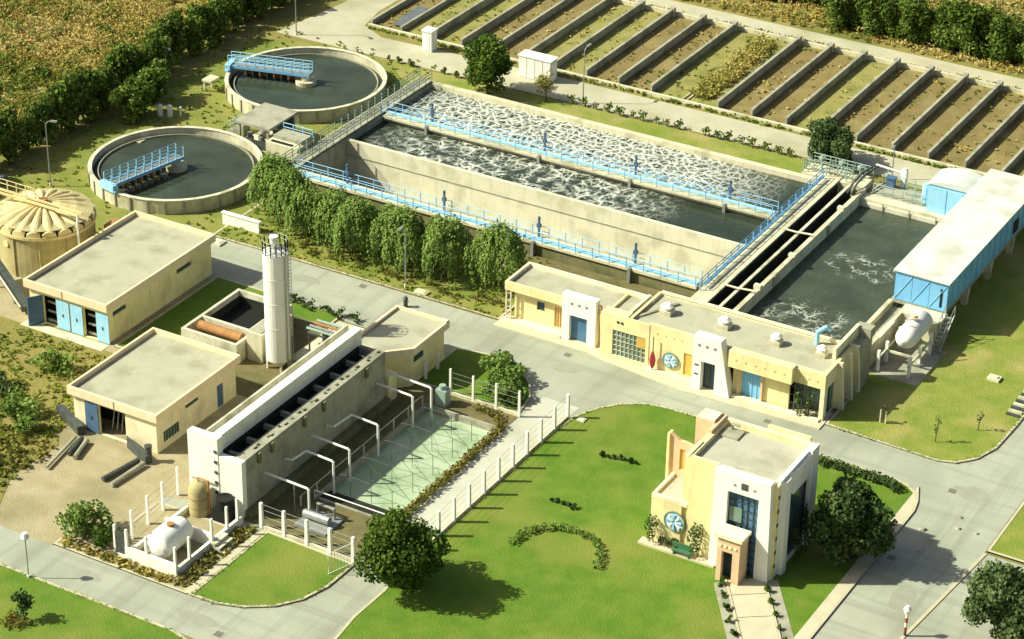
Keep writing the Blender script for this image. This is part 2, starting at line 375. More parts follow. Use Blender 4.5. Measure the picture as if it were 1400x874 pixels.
def tree(name, label, cat, loc, r, h, z0, n, material='leaf', per=130, size=.17, seed=0, group=None, trunk=None, flat=1.0, sc=(1,1), br=(.28,.42)):
    t = thing(name, label, cat, (0,0,0), group)
    tr = trunk or (z0+h*.35, .16)
    trunk_mb(tr[0], tr[1], seed=seed, spread=r*.6, ztop=z0+h*.7).build('trunk', 'bark', t)
    bl = crown_blobs(r, h, z0, n, seed, flat, br); bl = [((c[0]*sc[0],c[1]*sc[1],c[2]),(q[0]*sc[0],q[1]*sc[1],q[2])) for c,q in bl]
    link('crown', leafmesh('crown', *blobs_leaves(bl, per, size), material), t)
    t.location = loc; return t
def shrub(name, label, cat, loc, r, h, n=7, material='leaf', per=200, size=.11, seed=0, group=None):
    t = thing(name, label, cat, (0,0,0), group)
    mb = MB()
    for i in range(4):
        a = i*1.6+seed; mb.tube([(0,0,-.05),(math.cos(a)*r*.5,math.sin(a)*r*.5,h*.6)], .03, 4, .01)
    mb.build('stem', 'bark', t)
    link('crown', leafmesh('crown', *blobs_leaves(crown_blobs(r,h,0.02,n,seed,br=(.35,.5)), per, size), material), t)
    t.location = loc; return t
# ------------------------------------------------------------------ ground, roads, lawns
POOL = (1.2, 8.6, -34.0, -16.9)
BASIN = (-33.0, 29.2, 12.0, 39.6)
sheet('ground', (-900, 900, -700, 1500), [POOL, BASIN], 0.0, 'ground')
sheet('road', (-62, 50.4, -54.3, -0.9), [POOL], 0.02, 'asphalt')
sheet('forecourt', (50.4, 90, -80, -13.2), [], 0.024, 'asphalt')
sheet('service_lane', (9.2, 12.75, -40.0, -10.5), [], .035, 'lane')
struct(MB().hexa([(50.4,-13.2,.0),(50.65,-13.2,.0),(48.4,-36.0,.0),(48.15,-36.0,.0)],[(50.4,-13.2,.09),(50.65,-13.2,.09),(48.4,-36.0,.09),(48.15,-36.0,.09)]).build('kerb','kerb'))
sheet('access_road', (40.0, 50.4, -0.9, 90), [], 0.022, 'asphalt')
sheet('side_road', (8, 50.4, -90, -54.3), [], 0.022, 'asphalt')
sheet('perimeter_track', (-60, 90, 74.0, 77.6), [], 0.02, 'gravel')
struct(MB().prism([(-57,44.5),(-36,44.8),(10,46.0),(70,46.4),(70,51.2),(-20,50.6),(-46,49.6),(-49.5,51.5),(-50.5,56),(-50.5,80),(-56,80),(-55.5,56)], -.1, .022).build('gravel_track', 'gravel'))
struct(MB().prism([(-62,-50.2),(-12.3,-50.2),(-12.3,-48),(-9.0,-45),(-9.0,-40),(-6.9,-39.4),(-6.9,-24),(-13,-24),(-13,-8),(-40,-8),(-62,-8)], -.1, .05).build('yard', 'dirt'))
sheet('pool_surround', (-6.8, 9.0, -39.6, -14.4), [POOL], .06, 'darkdirt')
def island(name, poly, material, z=.12, kerb=True, kw=.22):
    n = len(poly); a = sum(poly[i][0]*poly[(i+1)%n][1]-poly[(i+1)%n][0]*poly[i][1] for i in range(n))
    if a < 0: poly = poly[::-1]
    struct(MB().prism(poly, -.1, z).build(name, material))
    if kerb: struct(MB().strip(poly, kw, -.05, z+.035, True).build('kerb', 'kerb'))
island('lawn', [(12.75,-40),(12.75,-14.6),(13.2,-11.7),(14.1,-9.8),(15.4,-8.2),(17,-7.1),(18.8,-6.6),(22,-6.5),(33.7,-6.7),(40.2,-6.8),(41.5,-7.15),(42.5,-7.9),(43.2,-9),(43.5,-10.5),(43.4,-30),(43.4,-86),(15,-86),(13.4,-56),(13.2,-48.7),(12.9,-46),(13.0,-42)], 'lawn')
struct(MB().prism([(-41.5,-8.1),(-37.2,-8.1),(-33.2,-.95),(-36.5,-.2),(-40,-3)],-.1,.045).build('road','asphalt'))
island('lawn', [(31.9,-2.0),(42.2,-2.5),(43.7,-2.0),(45.0,-.5),(45.8,2.0),(46.0,6.4),(46,60),(29.4,60),(29.4,6),(31.9,6)], 'drylawn')
island('lawn', [(50.5,-12.9),(90,-12.9),(90,90),(50.5,90)], 'drylawn')
island('lawn', [(-120,-54.3),(2.5,-54.3),(5.2,-55.0),(7,-56.6),(8,-60),(8,-100),(-120,-100)], 'lawn')
island('lawn', [(0.8,-50.1),(3.2,-50.0),(5.3,-49.3),(7.2,-48.0),(8.5,-46.2),(9.2,-43.8),(9.3,-40.2),(0.9,-39.95)], 'lawn')
island('planting_bed', [(-12.3,-50.1),(0.55,-50.1),(0.55,-41.0),(-9,-41.0),(-9,-45),(-12.3,-48)], 'dirt', .10)
island('lawn', [(-27.6,-23),(-22.6,-23),(-22.6,-10.6),(-13.4,-10.2),(-13.4,-7.6),(-27.6,-7.4)], 'lawn', .10)
struct(MB().prism([(-22.6,-24),(-6.9,-24),(-6.9,-8.4),(-13.4,-8.4),(-13.4,-10.2),(-22.6,-10.6)],-.1,.055).build('pump_yard','darkdirt'))
island('lawn', [(-1.6,-14.2),(-1.6,-7.3),(1.5,-6.6),(3.6,-6.8),(5.6,-7.7),(7.2,-9.2),(8.4,-11.2),(8.9,-14.2)], 'lawn', .10)
island('verge', [(-33,-.95),(-.9,-.75),(-.9,4.5),(-3,8.5),(-33,8.5)], 'roughverge', .12)
struct(MB().prism([(-33,8.5),(-3,8.5),(-.9,4.5),(29.3,4.8),(29.3,7.6),(18,7.6),(18,11.95),(-33,11.95)],-.1,.08).build('planting_bed','darkdirt'))
island('verge', [(-33,39.7),(11,40.0),(11,45.4),(-33,44.4),(-41,44),(-38,41)], 'drylawn', .08, False)
struct(MB().prism([(-33.1,-1),(-33.1,39),(-36,43),(-50,44.5),(-58,42),(-58,-8),(-40,-8),(-40,-1)], -.1, .03).build('clarifier_verge', 'roughverge'))
struct(MB().prism([(-60,-24),(-27,-24),(-23,-30),(-22.5,-37),(-21.2,-38.5),(-21.5,-44),(-19,-49),(-60,-49)], -.1, .08).build('rough_ground', 'ground'))
struct(MB().prism([(-64,-60),(-64,30),(-63,60),(-62,130),(-300,130),(-300,-60)], -.1, .06).build('scrubland', 'scrubsoil'))
struct(MB().prism([(42.4,-6.9),(43.2,-9.0),(43.35,-10.5),(43.2,-60),(42.2,-60),(42.3,-20.6),(42.4,-12)], .0, .14).build('footpath', 'paving'))
struct(MB().prism([(-.9,-1.9),(8.9,-1.9),(11,-2.4),(19,-3.4),(31.8,-3.0),(31.8,0),(-.9,0)], .0, .13).build('pavement', 'paving'))
struct(MB().prism([(0.15,-50.0),(0.8,-50.0),(0.85,-40.2),(0.3,-40.2)], .0, .15).build('footpath', 'kerb'))

# ------------------------------------------------------------------ sludge drying beds
bx = thing('drying_beds', 'row of brown sludge drying beds between parallel concrete walls at the top', 'drying bed', (-15,62,0))
WX = [-48.8+4.03*k for k in range(20)]
for k, x in enumerate(WX):
    if k == 10: continue
    z1 = .95 if k > 1 else .7
    p = MB().box(x-.10, x+.10, 51.9, 73.0, 0, z1); p.box(x-.16, x+.16, 51.9, 73.0, z1, z1+.1)
    p.box(x-.3, x+.3, 72.6, 73.3, 0, z1+.25)
    p.build('partition_wall', 'concgrey', bx)
for k, x in enumerate(WX[:-1]):
    m_ = 'bedgrass' if k in (1,2,5,6,9,10,13) else 'bedsoil'
    z = .10+.05*math.sin(k*2.1)
    xa = x if k != 10 else x
    B(x+.13 if k != 10 else x-.0, WX[k+1]-.13 if k != 9 else WX[k+1], 52.2, 72.8, .0, z).build('bed_surface', m_, bx)
MB().box(-49.0, 28, 51.4, 51.75, 0, .38).build('front_kerb', 'conc', bx)
MB().box(-49.0, 28, 73.4, 73.7, 0, .5).build('back_kerb', 'conc', bx)
for x in (WX[10]-.3, WX[10]+.25):
    MB().box(x, x+.1, 52.2, 72.4, .0, .28).build('edging_plank', 'conc', bx)
tag(MB().hexa([(-46.6,52.9,.35),(-45.2,52.9,.35),(-45.2,58.6,.6),(-46.6,58.6,.6)],[(-46.6,52.9,.42),(-45.2,52.9,.42),(-45.2,58.6,.67),(-46.6,58.6,.67)]).build('cover_sheet', 'slate'),
    'dark slate sheet lying in the leftmost drying bed', 'sheet')

# ------------------------------------------------------------------ aeration basin
ZT = 1.5
ab = thing('aeration_basin', 'long concrete aeration basin with three lanes beside the willows', 'basin', (-10, 25, 0))
B(-33.0, 13.2, 12.1, 12.5, -3.2, ZT-.25).build('front_wall', 'concmoss', ab)
w_ = MB().box(-33.0, -32.5, 12.5, 38.6, -3.2, ZT); w_.build('end_wall', 'concgrey', ab)
B(-32.5, 12.8, 22.0, 22.4, -3.2, ZT-.15).build('lane_wall', 'concbright', ab)
B(-32.5, 12.8, 29.2, 29.6, -3.2, ZT-.2).build('lane_wall', 'conc', ab)
B(-33.0, 13.2, 38.6, 39.3, -3.2, ZT).build('back_wall', 'conc', ab)
B(12.8, 13.2, 12.5, 38.6, -3.2, ZT-.2).build('end_wall', 'concgrey', ab)
B(-32.5, 12.8, 12.5, 22.0, -3.3, -3.2).build('basin_floor', 'concgrey', ab)
B(-32.5, 12.8, 21.94, 22.0, -.35, -.25).build('joint_strip', 'concgrey', ab)
for y0, y1 in ((11.9, 13.4), (28.7, 30.2)):
    d = MB()
    n = 15; L0, L1 = -33.2, 12.7
    for i in range(n):
        a = L0+(L1-L0)*i/n; b = L0+(L1-L0)*(i+1)/n
        B(a+.015, b-.015, y0, y1, ZT-.25, ZT).build('walkway_slab', 'conc', ab)
    for y in (y0+.08, y1-.08):
        rail(MB(), [(-32.6,y,ZT),(12.6,y,ZT)], 1.1, 1.8, .036, (.52,)).build('railing', 'bluerail', ab)
    if y0 < 20: MB().box(-32.8, 12.6, y0+.3, y0+.9, ZT+.004, ZT+.16).build('cable_tray', 'bluedoor', ab)
    else: MB().box(-32.4, 12.6, y1-.75, y1-.3, ZT+.004, ZT+.16).build('cable_tray', 'bluedoor', ab)
# motor posts on the walkways
pp = MB().box(-.09,.09,-.09,.09,0,2.0); pp.box(-.2,.2,-.14,.14,1.1,1.45); pp.cyl(0,0,2.0,2.2,.13,10)
for yy, xs in ((13.0, (-26.5,-15.2,-4.6,5.8)), (29.9, (-27.0,-13.5,-3.0,7.5))):
    for x in xs:
        q = MB(); q.add([(a+x, b+yy, c+ZT) for a,b,c in pp.v], pp.f); q.build('mixer_post', 'darkblue', ab)
        q = MB(); q.box(x-.15, x+.15, yy-1.35, yy-1.0, ZT-1.6, ZT+.1); q.build('mixer_bracket', 'steel', ab)
struct(B(-32.5, 12.8, 22.4, 29.2, -3.2, .75).build('water', watermat('lane two water', (.028,.038,.025), [(-14,25.8,17,7.0)], .16, .35, fscale=((.75,.22),(1.6,.2)), patch=(.36,.60))))
struct(B(-32.5, 12.8, 29.6, 38.6, -3.2, .95).build('water', watermat('lane three water', (.030,.040,.026), [(-13,34,22.5,9.0)], .18, .45, fscale=((1.05,.30),(2.0,.22)), patch=(.20,.40))))
# left bridge
lb = thing('footbridge', 'grey green railed footbridge across the left end of the aeration basin', 'footbridge', (-33, 25, 0))
for i in range(12):
    a = 10.8+i*2.35; B(-34.3, -32.6, a+.02, a+2.33, ZT+.05, ZT+.22).build('deck_slab', 'concgrey', lb)
for x in (-34.2, -32.7): rail(MB(), [(x,10.8,ZT+.22),(x,39.0,ZT+.22)], 1.1, 1.3, .045, (.35,.68)).build('railing', 'greenrail', lb)
for y in (11.2, 18, 25, 32, 38.8): B(-34.1,-33.1,y-.2,y+.2,0,ZT+.05).build('pier', 'concgrey', lb)
# screening box at bridge
sb = thing('inlet_chamber', 'pale concrete inlet chamber with railed top beside the footbridge', 'chamber', (-36, 17, 0))
B(-38.4,-34.5,15.9,19.0,0,2.1).build('wall', 'conc', sb); B(-38.2,-34.7,17.0,18.8,2.1,2.5).build('cover', 'concgrey', sb)
B(-38.0,-35.4,16.2,16.6,2.104,2.16).build('slot', 'black', sb)
rail(MB(), [(-38.2,18.9,2.1),(-34.6,18.9,2.1)], 1.0, 1.2, .045).build('railing', 'bluerail', sb)

# ------------------------------------------------------------------ transfer channel and right basin
tc = thing('transfer_channel', 'twin slotted concrete channel crossing between aeration lanes and right basin', 'channel', (15.5, 25, 0))
B(13.2,14.9,8.2,41.5,-3,ZT+.05).build('deck', 'conc', tc)
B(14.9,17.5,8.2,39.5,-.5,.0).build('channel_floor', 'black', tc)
for a in (14.9,16.03,16.35,17.47): B(a,a+.02,8.2,39.5,.0,ZT-.12).build('shade_lining', 'liner', tc)  # thin black liners paint the slots' deep shade onto the inner walls
B(16.05,16.35,8.2,39.5,0,ZT+.02).build('divider_wall', 'concpale', tc)
B(17.5,17.95,8.2,39.5,-3,ZT+.05).build('side_wall', 'conc', tc)
for y in (13.2, 26.5): MB().tube([(14.8,y,ZT+.35),(16.2,y+.05,ZT+.3),(18.0,y+.3,ZT+.35)], .1, 6).build('cross_pipe', 'concpale', tc)
for x, h in ((13.3,1.1),): rail(MB(), [(x,11.5,ZT+.05),(x,39.3,ZT+.05)], h, 1.6, .055, (.35,.68)).build('railing', 'bluerail', tc)
MB().tube([(13.55,12,ZT+.5),(13.55,39,ZT+.5)], .13, 8).build('pipe', 'bluerail', tc)
for y in (17.5, 30): MB().box(17.96,18.05,y,y+.5,.4,ZT).build('bracket', 'concgrey', tc)
for y, z in ((14.3,ZT+.5),(33.5,ZT+.4),(22.0,ZT+.3)):
    MB().box(17.4,18.1,y,y+.5,ZT+.05,z).build('valve_block', 'concpale', tc)
# north-east platform with green railings and bent pipe
pf = thing('valve_platform', 'concrete valve platform with grey green railings at the channel head', 'platform', (14, 41, 0))
B(10.8,17.6,39.75,42.5,0,1.45).build('slab', 'conc', pf)
for ln in ([(10.9,42.4,1.45),(17.5,42.4,1.45)], [(10.9,39.9,1.45),(10.9,42.4,1.45)], [(10.9,40.6,1.45),(16,40.6,1.45)], [(13.4,40.0,1.45),(13.4,42.4,1.45)], [(15.6,40,1.45),(15.6,42.4,1.45)]):
    rail(MB(), ln, 1.15, .9, .045, (.35,.68)).build('railing', 'greenrail', pf)
for x in (12.2,14.4,16.4): MB().cyl(x,41.6,1.45,2.9,.12,8).cyl(x,41.6,2.5,2.75,.35,10).build('valve_wheel', 'greenrail', pf)
bp_ = thing('bent_pipe', 'dark bent pipe pair looping over the channel head platform', 'pipe', (17, 40, 0))
for dx in (0,.4): MB().tube([(16.9+dx,37.2,ZT+.2),(16.9+dx,38.6,2.3),(17.0+dx,40.5,2.6),(17.4+dx,42.9,2.6)], .11, 6).build('pipe', 'darksteel', bp_)
MB().tube([(17.5,42.9,2.7),(20.2,43.1,2.4)], .13, 6).build('pipe', 'silo', bp_)

rb = thing('equalisation_basin', 'square concrete basin of churning grey water behind the long yellow building', 'basin', (23, 25, 0))
B(18.0,29.2,38.2,39.5,-3,1.1).build('back_wall', 'conc', rb)
B(28.7,29.2,8.2,38.2,-3,1.2).build('side_wall', 'concgrey', rb)
B(17.95,29.2,7.6,8.2,-.3,1.2).build('front_wall', 'concgrey', rb)
B(18.4,28.7,38.0,38.2,.3,.75).build('ledge', 'concpale', rb)
for x in (20.4, 23.2, 26.0): B(x,x+.12,37.9,38.0,.32,1.1).build('joint', 'concgrey', rb)
struct(B(17.95,28.7,8.2,38.0,-3,.28).build('water', watermat('right basin water', (.045,.056,.036), [(22.8,13.5,4.3,3.6),(23.6,25.8,3.6,2.6)], .16, .6, fscale=((.6,.13),(1.6,.15)), patch=(.44,.68))))
tag(MB().tube([(27.2,36.9,.2),(27.2,36.9,1.3),(27.9,36.4,1.5),(28.4,36.4,1.2)], .3, 8, .25).build('mixer_motor', 'dirtywhite'), 'white mixer motor at the back corner of the churning basin', 'motor')
# equipment behind the basin
eq = thing('railed_walkway', 'grey green railed walkway behind the churning basin', 'walkway', (22, 41, 0))
B(18.2,29.0,39.55,42.8,0,1.05).build('slab', 'concgrey', eq)
for ln in ([(18.6,39.8,1.05),(28.0,39.8,1.05)], [(18.6,42.6,1.05),(24.2,42.6,1.05)], [(21.6,41.2,1.05),(24.4,41.2,1.05)]):
    rail(MB(), ln, 1.1, 1.1, .04, (.5,)).build('railing', 'greenrail', eq)
tag(B(20.3,20.9,42.6,43.1,1.05,2.9).cyl(20.6,42.85,2.9,3.05,.2,10).build('control_cabinet','white'), 'white upright control cabinet on the walkway behind the basin', 'cabinet')
tag(MB().box(19.2,20.0,41.7,42.3,1.05,2.1).box(19.1,20.1,41.6,42.4,2.1,2.25).build('pump_unit','darkblue'), 'dark blue pump unit beside the white control cabinet', 'pump')
tag(MB().cyl(23.9,39.6+.9,1.05,3.0,.42,14).cyl(23.9,40.5,3.0,3.2,.3,14).build('blue_cylinder','bluedoor'), 'pale blue upright cylinder beside the small blue shed', 'tank')

# ------------------------------------------------------------------ clarifiers
def clarifier(cx, cy, r, label, ang):
    t = thing('clarifier', label, 'clarifier', (cx, cy, 0), 'round clarifier tanks')
    MB().ring(cx,cy,0,1.45,r-.3,r,72).build('wall', 'conc', t)
    MB().ring(cx,cy,1.45,1.53,r-.36,r+.06,72).build('rim', 'concpale', t)
    MB().ring(cx,cy,.5,1.05,r-1.0,r-.9,72).build('weir', 'concgrey', t)
    MB().ring(cx,cy,.3,.62,r-.9,r-.31,72).build('launder', 'darksteel', t)
    for k in range(30):
        a = 2*math.pi*k/30; q = MB().box(-.05,.05,-.14,.14,0.02,1.45); c,s = math.cos(a),math.sin(a)
        q.v = [(cx+(r+.05)*c-x*s*2+y*c*.5, cy+(r+.05)*s+x*c*2+y*s*.5, z) for x,y,z in q.v]; q.build('buttress','concgrey',t)
    wt = struct(MB().cyl(cx,cy,.3,.85,r-1.0,72).build('water', M['clarwater']))
    # half bridge from the rim to past the centre
    c, s = math.cos(ang), math.sin(ang)
    def loc(x, y, z): return (cx+x*c-y*s, cy+x*s+y*c, z)
    br = thing('scraper_bridge', 'light blue railed scraper bridge of the '+('near left' if cy < 20 else 'far')+' clarifier', 'bridge', (cx, cy, 1.0), 'scraper bridges')
    def part(name, mb, m_): q = MB(); q.add([loc(*p) for p in mb.v], mb.f); return q.build(name, m_, br)
    part('beam', MB().box(-.6,r+.1,-.62,-.5,1.85,2.2), 'bluerail'); part('beam', MB().box(-.6,r+.1,.5,.62,1.85,2.2), 'bluerail')
    part('deck', MB().box(-.6,r+.1,-.5,.5,2.0,2.12), 'steel')
    for y in (-.56,.56): part('railing', rail(MB(), [(-.6,y,2.2),(r,y,2.2)], 1.1, 1.0, .038, (.35,.68)), 'bluedoor')
    part('end_carriage', MB().box(r-.35,r+.25,-1.0,1.0,1.56,2.3).box(r-.2,r+.2,-1.2,1.2,1.56,1.8), 'bluedoor')
    part('centre_drum', MB().cyl(0,0,.8,1.3,1.15,20).cyl(0,0,1.3,1.75,.55,14), 'conc')
    for k in range(7):
        x = 1.6+k*(r-3)/7; part('scraper_plate', MB().box(x,x+.55,-.9,-.6,.86,1.5).box(x+.2,x+.3,-.6,.6,1.3,1.75), 'darksteel' if k%2 else 'rust')
    return t
M['clarwater'] = watermat('clarifier water', (.036,.046,.029), None, .10, .06)
clarifier(-43.9, 8.0, 8.75, 'near left round clarifier tank beside the yellowed digester', math.radians(-102))
clarifier(-44.8, 32.6, 8.75, 'far round clarifier tank beyond the grey canopy', math.radians(-165))
tg = thing('concrete_bracket', 'small concrete inspection platform on the outside of the far clarifier', 'platform', (-54,27,0))
B(-54.2,-53.0,26.4,28.0,1.2,1.45).build('slab','conc',tg)
for x,y in ((-54.1,26.5),(-54.1,27.8)): B(x,x+.18,y,y+.18,0,1.2).build('leg','conc',tg)
tag(MB().hexa([(-52.6,10.8,0),(-50.6,10.8,0),(-50.6,12.6,0),(-52.6,12.6,0)],[(-52.4,11,.8),(-50.8,11,.8),(-50.8,12.4,.8),(-52.4,12.4,.8)]).box(-52.6,-50.6,10.8,12.6,.8,.95).build('valve_box','conc'),'low concrete valve box left of the near clarifier','box')

# canopy between the clarifiers
cp = thing('pump_canopy', 'grey flat roofed pump canopy on posts between the two clarifiers', 'canopy', (-40.6, 19.5, 0))
B(-42.9,-38.6,16.9,22.2,2.75,3.0).build('roof','concgrey',cp)
B(-42.5,-39.0,21.5,21.7,.3,2.75).build('shade_backing','darksteel',cp)  # dark sheet added as painted shade at the back of the canopy
for x in (-42.6,-39.0):
    for y in (17.2,21.8): B(x-.12,x+.12,y-.12,y+.12,0,2.75).build('post','concgrey',cp)
B(-43.0,-38.4,16.8,22.3,.0,.3).build('plinth','conc',cp)
B(-42.4,-39.2,17.0,17.06,.3,1.3).build('shade_panel','darksteel',cp); B(-38.95,-38.9,17.4,21.6,.3,1.5).build('shade_panel','darksteel',cp)  # dark panels added so the space under the roof reads as shaded
for i,(x,y) in enumerate(((-41.8,17.9),(-40.2,17.7),(-41.5,20.0),(-39.8,19.6))):
    t = thing('pump', ['left front','right front','left rear','right rear'][i]+' grey pump under the canopy between the clarifiers', 'pump', (x,y,.3), 'pumps under the canopy')
    MB().cyl(x,y,.3,1.0,.42,14).cyl(x,y,1.0,1.5,.28,12).build('casing','steel',t); MB().tube([(x,y,.6),(x,y-.9,.6),(x,y-.9,.35)],.14,8).build('pipe','darksteel',t)
st = thing('access_stairs', 'grey railed access stairs beside the pump canopy', 'stairs', (-45,20,0))
for k in range(5): B(-45.6+k*.4,-45.2+k*.4,19.2,20.4,0,.3+.24*k).build('step','concgrey',st)
for y in (19.25,20.35): rail(MB(), [(-45.6,y,.3),(-43.6,y,1.4)], 1.0, .8, .04).build('railing','greenrail',st)

# ------------------------------------------------------------------ digester
dg = thing('digester', 'round yellowed digester tank with ribbed radial dome cover at left edge', 'digester', (-43.6,-12.6,0))
cx, cy, r = -43.6, -12.6, 4.65
MB().cyl(cx,cy,0,4.3,r,48).build('wall','digester',dg); MB().ring(cx,cy,4.1,4.4,r-.2,r+.18,48).build('rim','dome',dg)
NS = 20
for k in range(NS):
    a0, a1 = 2*math.pi*k/NS, 2*math.pi*(k+1)/NS; am = (a0+a1)/2; q = MB(); vs = []
    for rr, z, bul in ((.35,5.75,.06),(1.6,5.6,.22),(3.1,5.2,.36),(r+.1,4.55,.42)):
        for t_, a in enumerate(np.linspace(a0+.02,a1-.02,5)):
            vs.append((cx+rr*math.cos(a), cy+rr*math.sin(a), z+bul*(1-((a-am)/((a1-a0)/2))**2)))
    fs = [(i*5+j,(i+1)*5+j,(i+1)*5+j+1,i*5+j+1) for i in range(3) for j in range(4)]
    for t_, a in enumerate(np.linspace(a0+.02,a1-.02,5)): vs.append((cx+(r+.1)*math.cos(a), cy+(r+.1)*math.sin(a), 4.42))
    fs += [(15+j,20+j,21+j,16+j) for j in range(4)]
    q.add(vs,fs); q.build('roof_panel','dome',dg)
MB().cyl(cx,cy,5.0,5.55,r*.99,40,.3).build('roof_deck','digester',dg)
MB().cyl(cx,cy,5.7,6.15,.42,14).build('hub','rust',dg)
MB().box(cx-5.0,cx+5.0,cy-1.2,cy-.98,6.02,6.2).box(cx-5.0,cx+5.0,cy-.55,cy-.37,6.02,6.2).build('walkway_beam','dome',dg)
rail(MB(), [(cx-5,cy-.4,6.2),(cx-.6,cy-.4,6.2)], 1.0, 1.2, .04).build('railing','dome',dg)
MB().tube([(cx+5.0,cy-1.1,6.1),(cx+5.05,cy-1.3,5.4),(cx+5.05,cy-1.3,0)],.12,7).build('pipe','silo',dg)
for a in (-2.1,-1.55,-1.0,-.45,.1):
    MB().tube([(cx+(r+.06)*math.cos(a),cy+(r+.06)*math.sin(a),.0),(cx+(r+.06)*math.cos(a),cy+(r+.06)*math.sin(a),4.1)],.07,5).build('downpipe','digester',dg)
MB().tube([(cx+(r-.1)*math.cos(-1.75),cy+(r-.1)*math.sin(-1.75),3.2),(cx+(r+.12)*math.cos(-1.75),cy+(r+.12)*math.sin(-1.75),3.2)],.3,12).build('hatch','dome',dg)
MB().box(cx+4.9,cx+6.4,cy+2.6,cy+4.4,0,3.6).build('annex_box','rust',dg)
cv = thing('conveyor','dark inclined conveyor trough at the left edge beside the digester','conveyor',(-41,-20.5,0))
MB().hexa([(-45.2,-19.2,2.0),(-44.6,-18.4,2.0),(-37.6,-22.0,.35),(-38.2,-22.8,.35)],[(-45.2,-19.2,2.5),(-44.6,-18.4,2.5),(-37.6,-22.0,.85),(-38.2,-22.8,.85)]).build('trough','darksteel',cv)
MB().tube([(-45,-19.4,2.62),(-38.2,-22.95,.95)],.1,5).build('guard_rail','concpale',cv)
for x,y,z in ((-43.5,-19.8,1.7),(-40.2,-21.5,.95)): B(x-.08,x+.08,y-.08,y+.08,0,z).build('leg','steel',cv)
# ------------------------------------------------------------------ yellow service buildings
def flat_roof(t, x0,x1,y0,y1,z, over=.35, fh=.75, fascia='pinkfascia', roofm='roof', drop=.42, pw=.22):
    """overhanging fascia ring with a recessed roof deck"""
    X0,X1,Y0,Y1 = x0-over,x1+over,y0-over,y1+over
    for nm,b in (('parapet',(X0,X1,Y0,Y0+pw)),('parapet',(X0,X1,Y1-pw,Y1)),('parapet',(X0,X0+pw,Y0+pw,Y1-pw)),('parapet',(X1-pw,X1,Y0+pw,Y1-pw))):
        B(b[0],b[1],b[2],b[3],z-fh,z).build(nm,fascia,t)
    B(X0+pw,X1-pw,Y0+pw,Y1-pw,z-fh+.02,z-drop).build('roof',roofm,t)
def leaf_door(t, x0,x1,y0,y1,z0,z1,m_, name='door'):
    d = B(x0,x1,y0,y1,z0,z1).build(name,m_,t); B((x0+x1)/2-.04,(x0+x1)/2+.04,y0-.06,y0,(z0+z1)/2-.15,(z0+z1)/2+.15).build('handle','darksteel',d); return d
# building behind (with two blue doorways)
b1 = thing('service_building','larger yellow flat roofed building with pale blue double doors beside digester','building',(-33,-15,0))
X0,X1,Y0,Y1,H = -37.0,-28.3,-22.9,-7.3,3.5
ops1 = [(-35.5,-34.0,.1,3.0),(-30.9,-29.5,.1,3.0)]
wm = MB(); wall_y(wm,X0,X1,Y0,Y0+.25,0,H,ops1); wm.build('front_wall','yellow',b1)
sw = MB(); wall_x(sw,Y0+.25,Y1-.25,X1-.25,X1,0,H,[(-22.0,-20.1,2.45,2.85),(-12.6,-10.3,2.45,2.85)]); sw.build('side_wall','yellow',b1)
B(X0,X0+.25,Y0+.25,Y1-.25,0,H).build('side_wall','yellow',b1); B(X0,X1,Y1-.25,Y1,0,H).build('back_wall','yellow',b1)
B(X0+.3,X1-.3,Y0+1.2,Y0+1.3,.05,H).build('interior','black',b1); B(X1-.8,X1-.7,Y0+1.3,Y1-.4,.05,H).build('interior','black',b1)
flat_roof(b1,X0,X1,Y0,Y1,4.2)
for y in (-21.05,-11.45):
    w1 = B(X1-.16,X1-.1,y-.95,y+.95,2.45,2.85).build('window','glass',b1); B(X1-.02,X1+.06,y-1.0,y+1.0,2.36,2.44).build('sill','pinkfascia',w1)
leaf_door(b1,-33.9,-32.5,Y0-.1,Y0-.03,.12,3.0,'bluedoor'); leaf_door(b1,-32.4+.1,-30.98,Y0-.1,Y0-.03,.12,3.0,'bluedoor')
leaf_door(b1,-29.42,-28.05,Y0-.1,Y0-.03,.12,3.0,'bluedoor')
dd = MB().hexa([(-35.55,-22.95,.12),(-35.45,-22.95,.12),(-36.25,-24.1,.12),(-36.35,-24.1,.12)],[(-35.55,-22.95,3),(-35.45,-22.95,3),(-36.25,-24.1,3),(-36.35,-24.1,3)]).build('door','darkblue',b1)
for xx in (-35.4,-30.8):
    for k in range(3): B(xx+.1,xx+1.25,Y0+.3+.05*k,Y0+.36+.05*k,.3+k*.9,.5+k*.9).build('shelf','steel',b1)
B(-37.2,-28.0,Y0-1.4,Y0-.3,.0,.1).build('apron','conc',b1)
B(-33.05,-32.95,Y0-.35-.06,Y0-.35,3.45,4.2).build('downpipe','pinkfascia',b1)
# front building with ramp
b2 = thing('service_building','smaller cream flat roofed building with dark blue ramp door beside white filter','building',(-17.5,-30,0))
X0,X1,Y0,Y1,H = -22.0,-13.4,-35.3,-24.2,3.4
wm = MB(); wall_y(wm,X0,X1,Y0,Y0+.25,0,H,[(-19.4,-16.6,.1,2.9)]); wm.build('front_wall','cream',b2)
sw = MB(); wall_x(sw,Y0+.25,Y1-.25,X1-.25,X1,0,H,[(-31.3,-29.5,2.3,2.65),(-26.9,-26.0,.1,2.3),(-34.4,-32.3,.7,1.7)]); sw.build('side_wall','cream',b2)
B(X0,X0+.25,Y0+.25,Y1-.25,0,H).build('side_wall','cream',b2); B(X0,X1,Y1-.25,Y1,0,H).build('back_wall','cream',b2)
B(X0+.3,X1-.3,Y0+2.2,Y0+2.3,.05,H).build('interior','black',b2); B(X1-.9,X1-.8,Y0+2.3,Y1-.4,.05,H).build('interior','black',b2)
flat_roof(b2,X0,X1,Y0,Y1,4.0)
leaf_door(b2,-20.75,-19.42,Y0-.12,Y0-.04,.12,2.9,'darkblue')
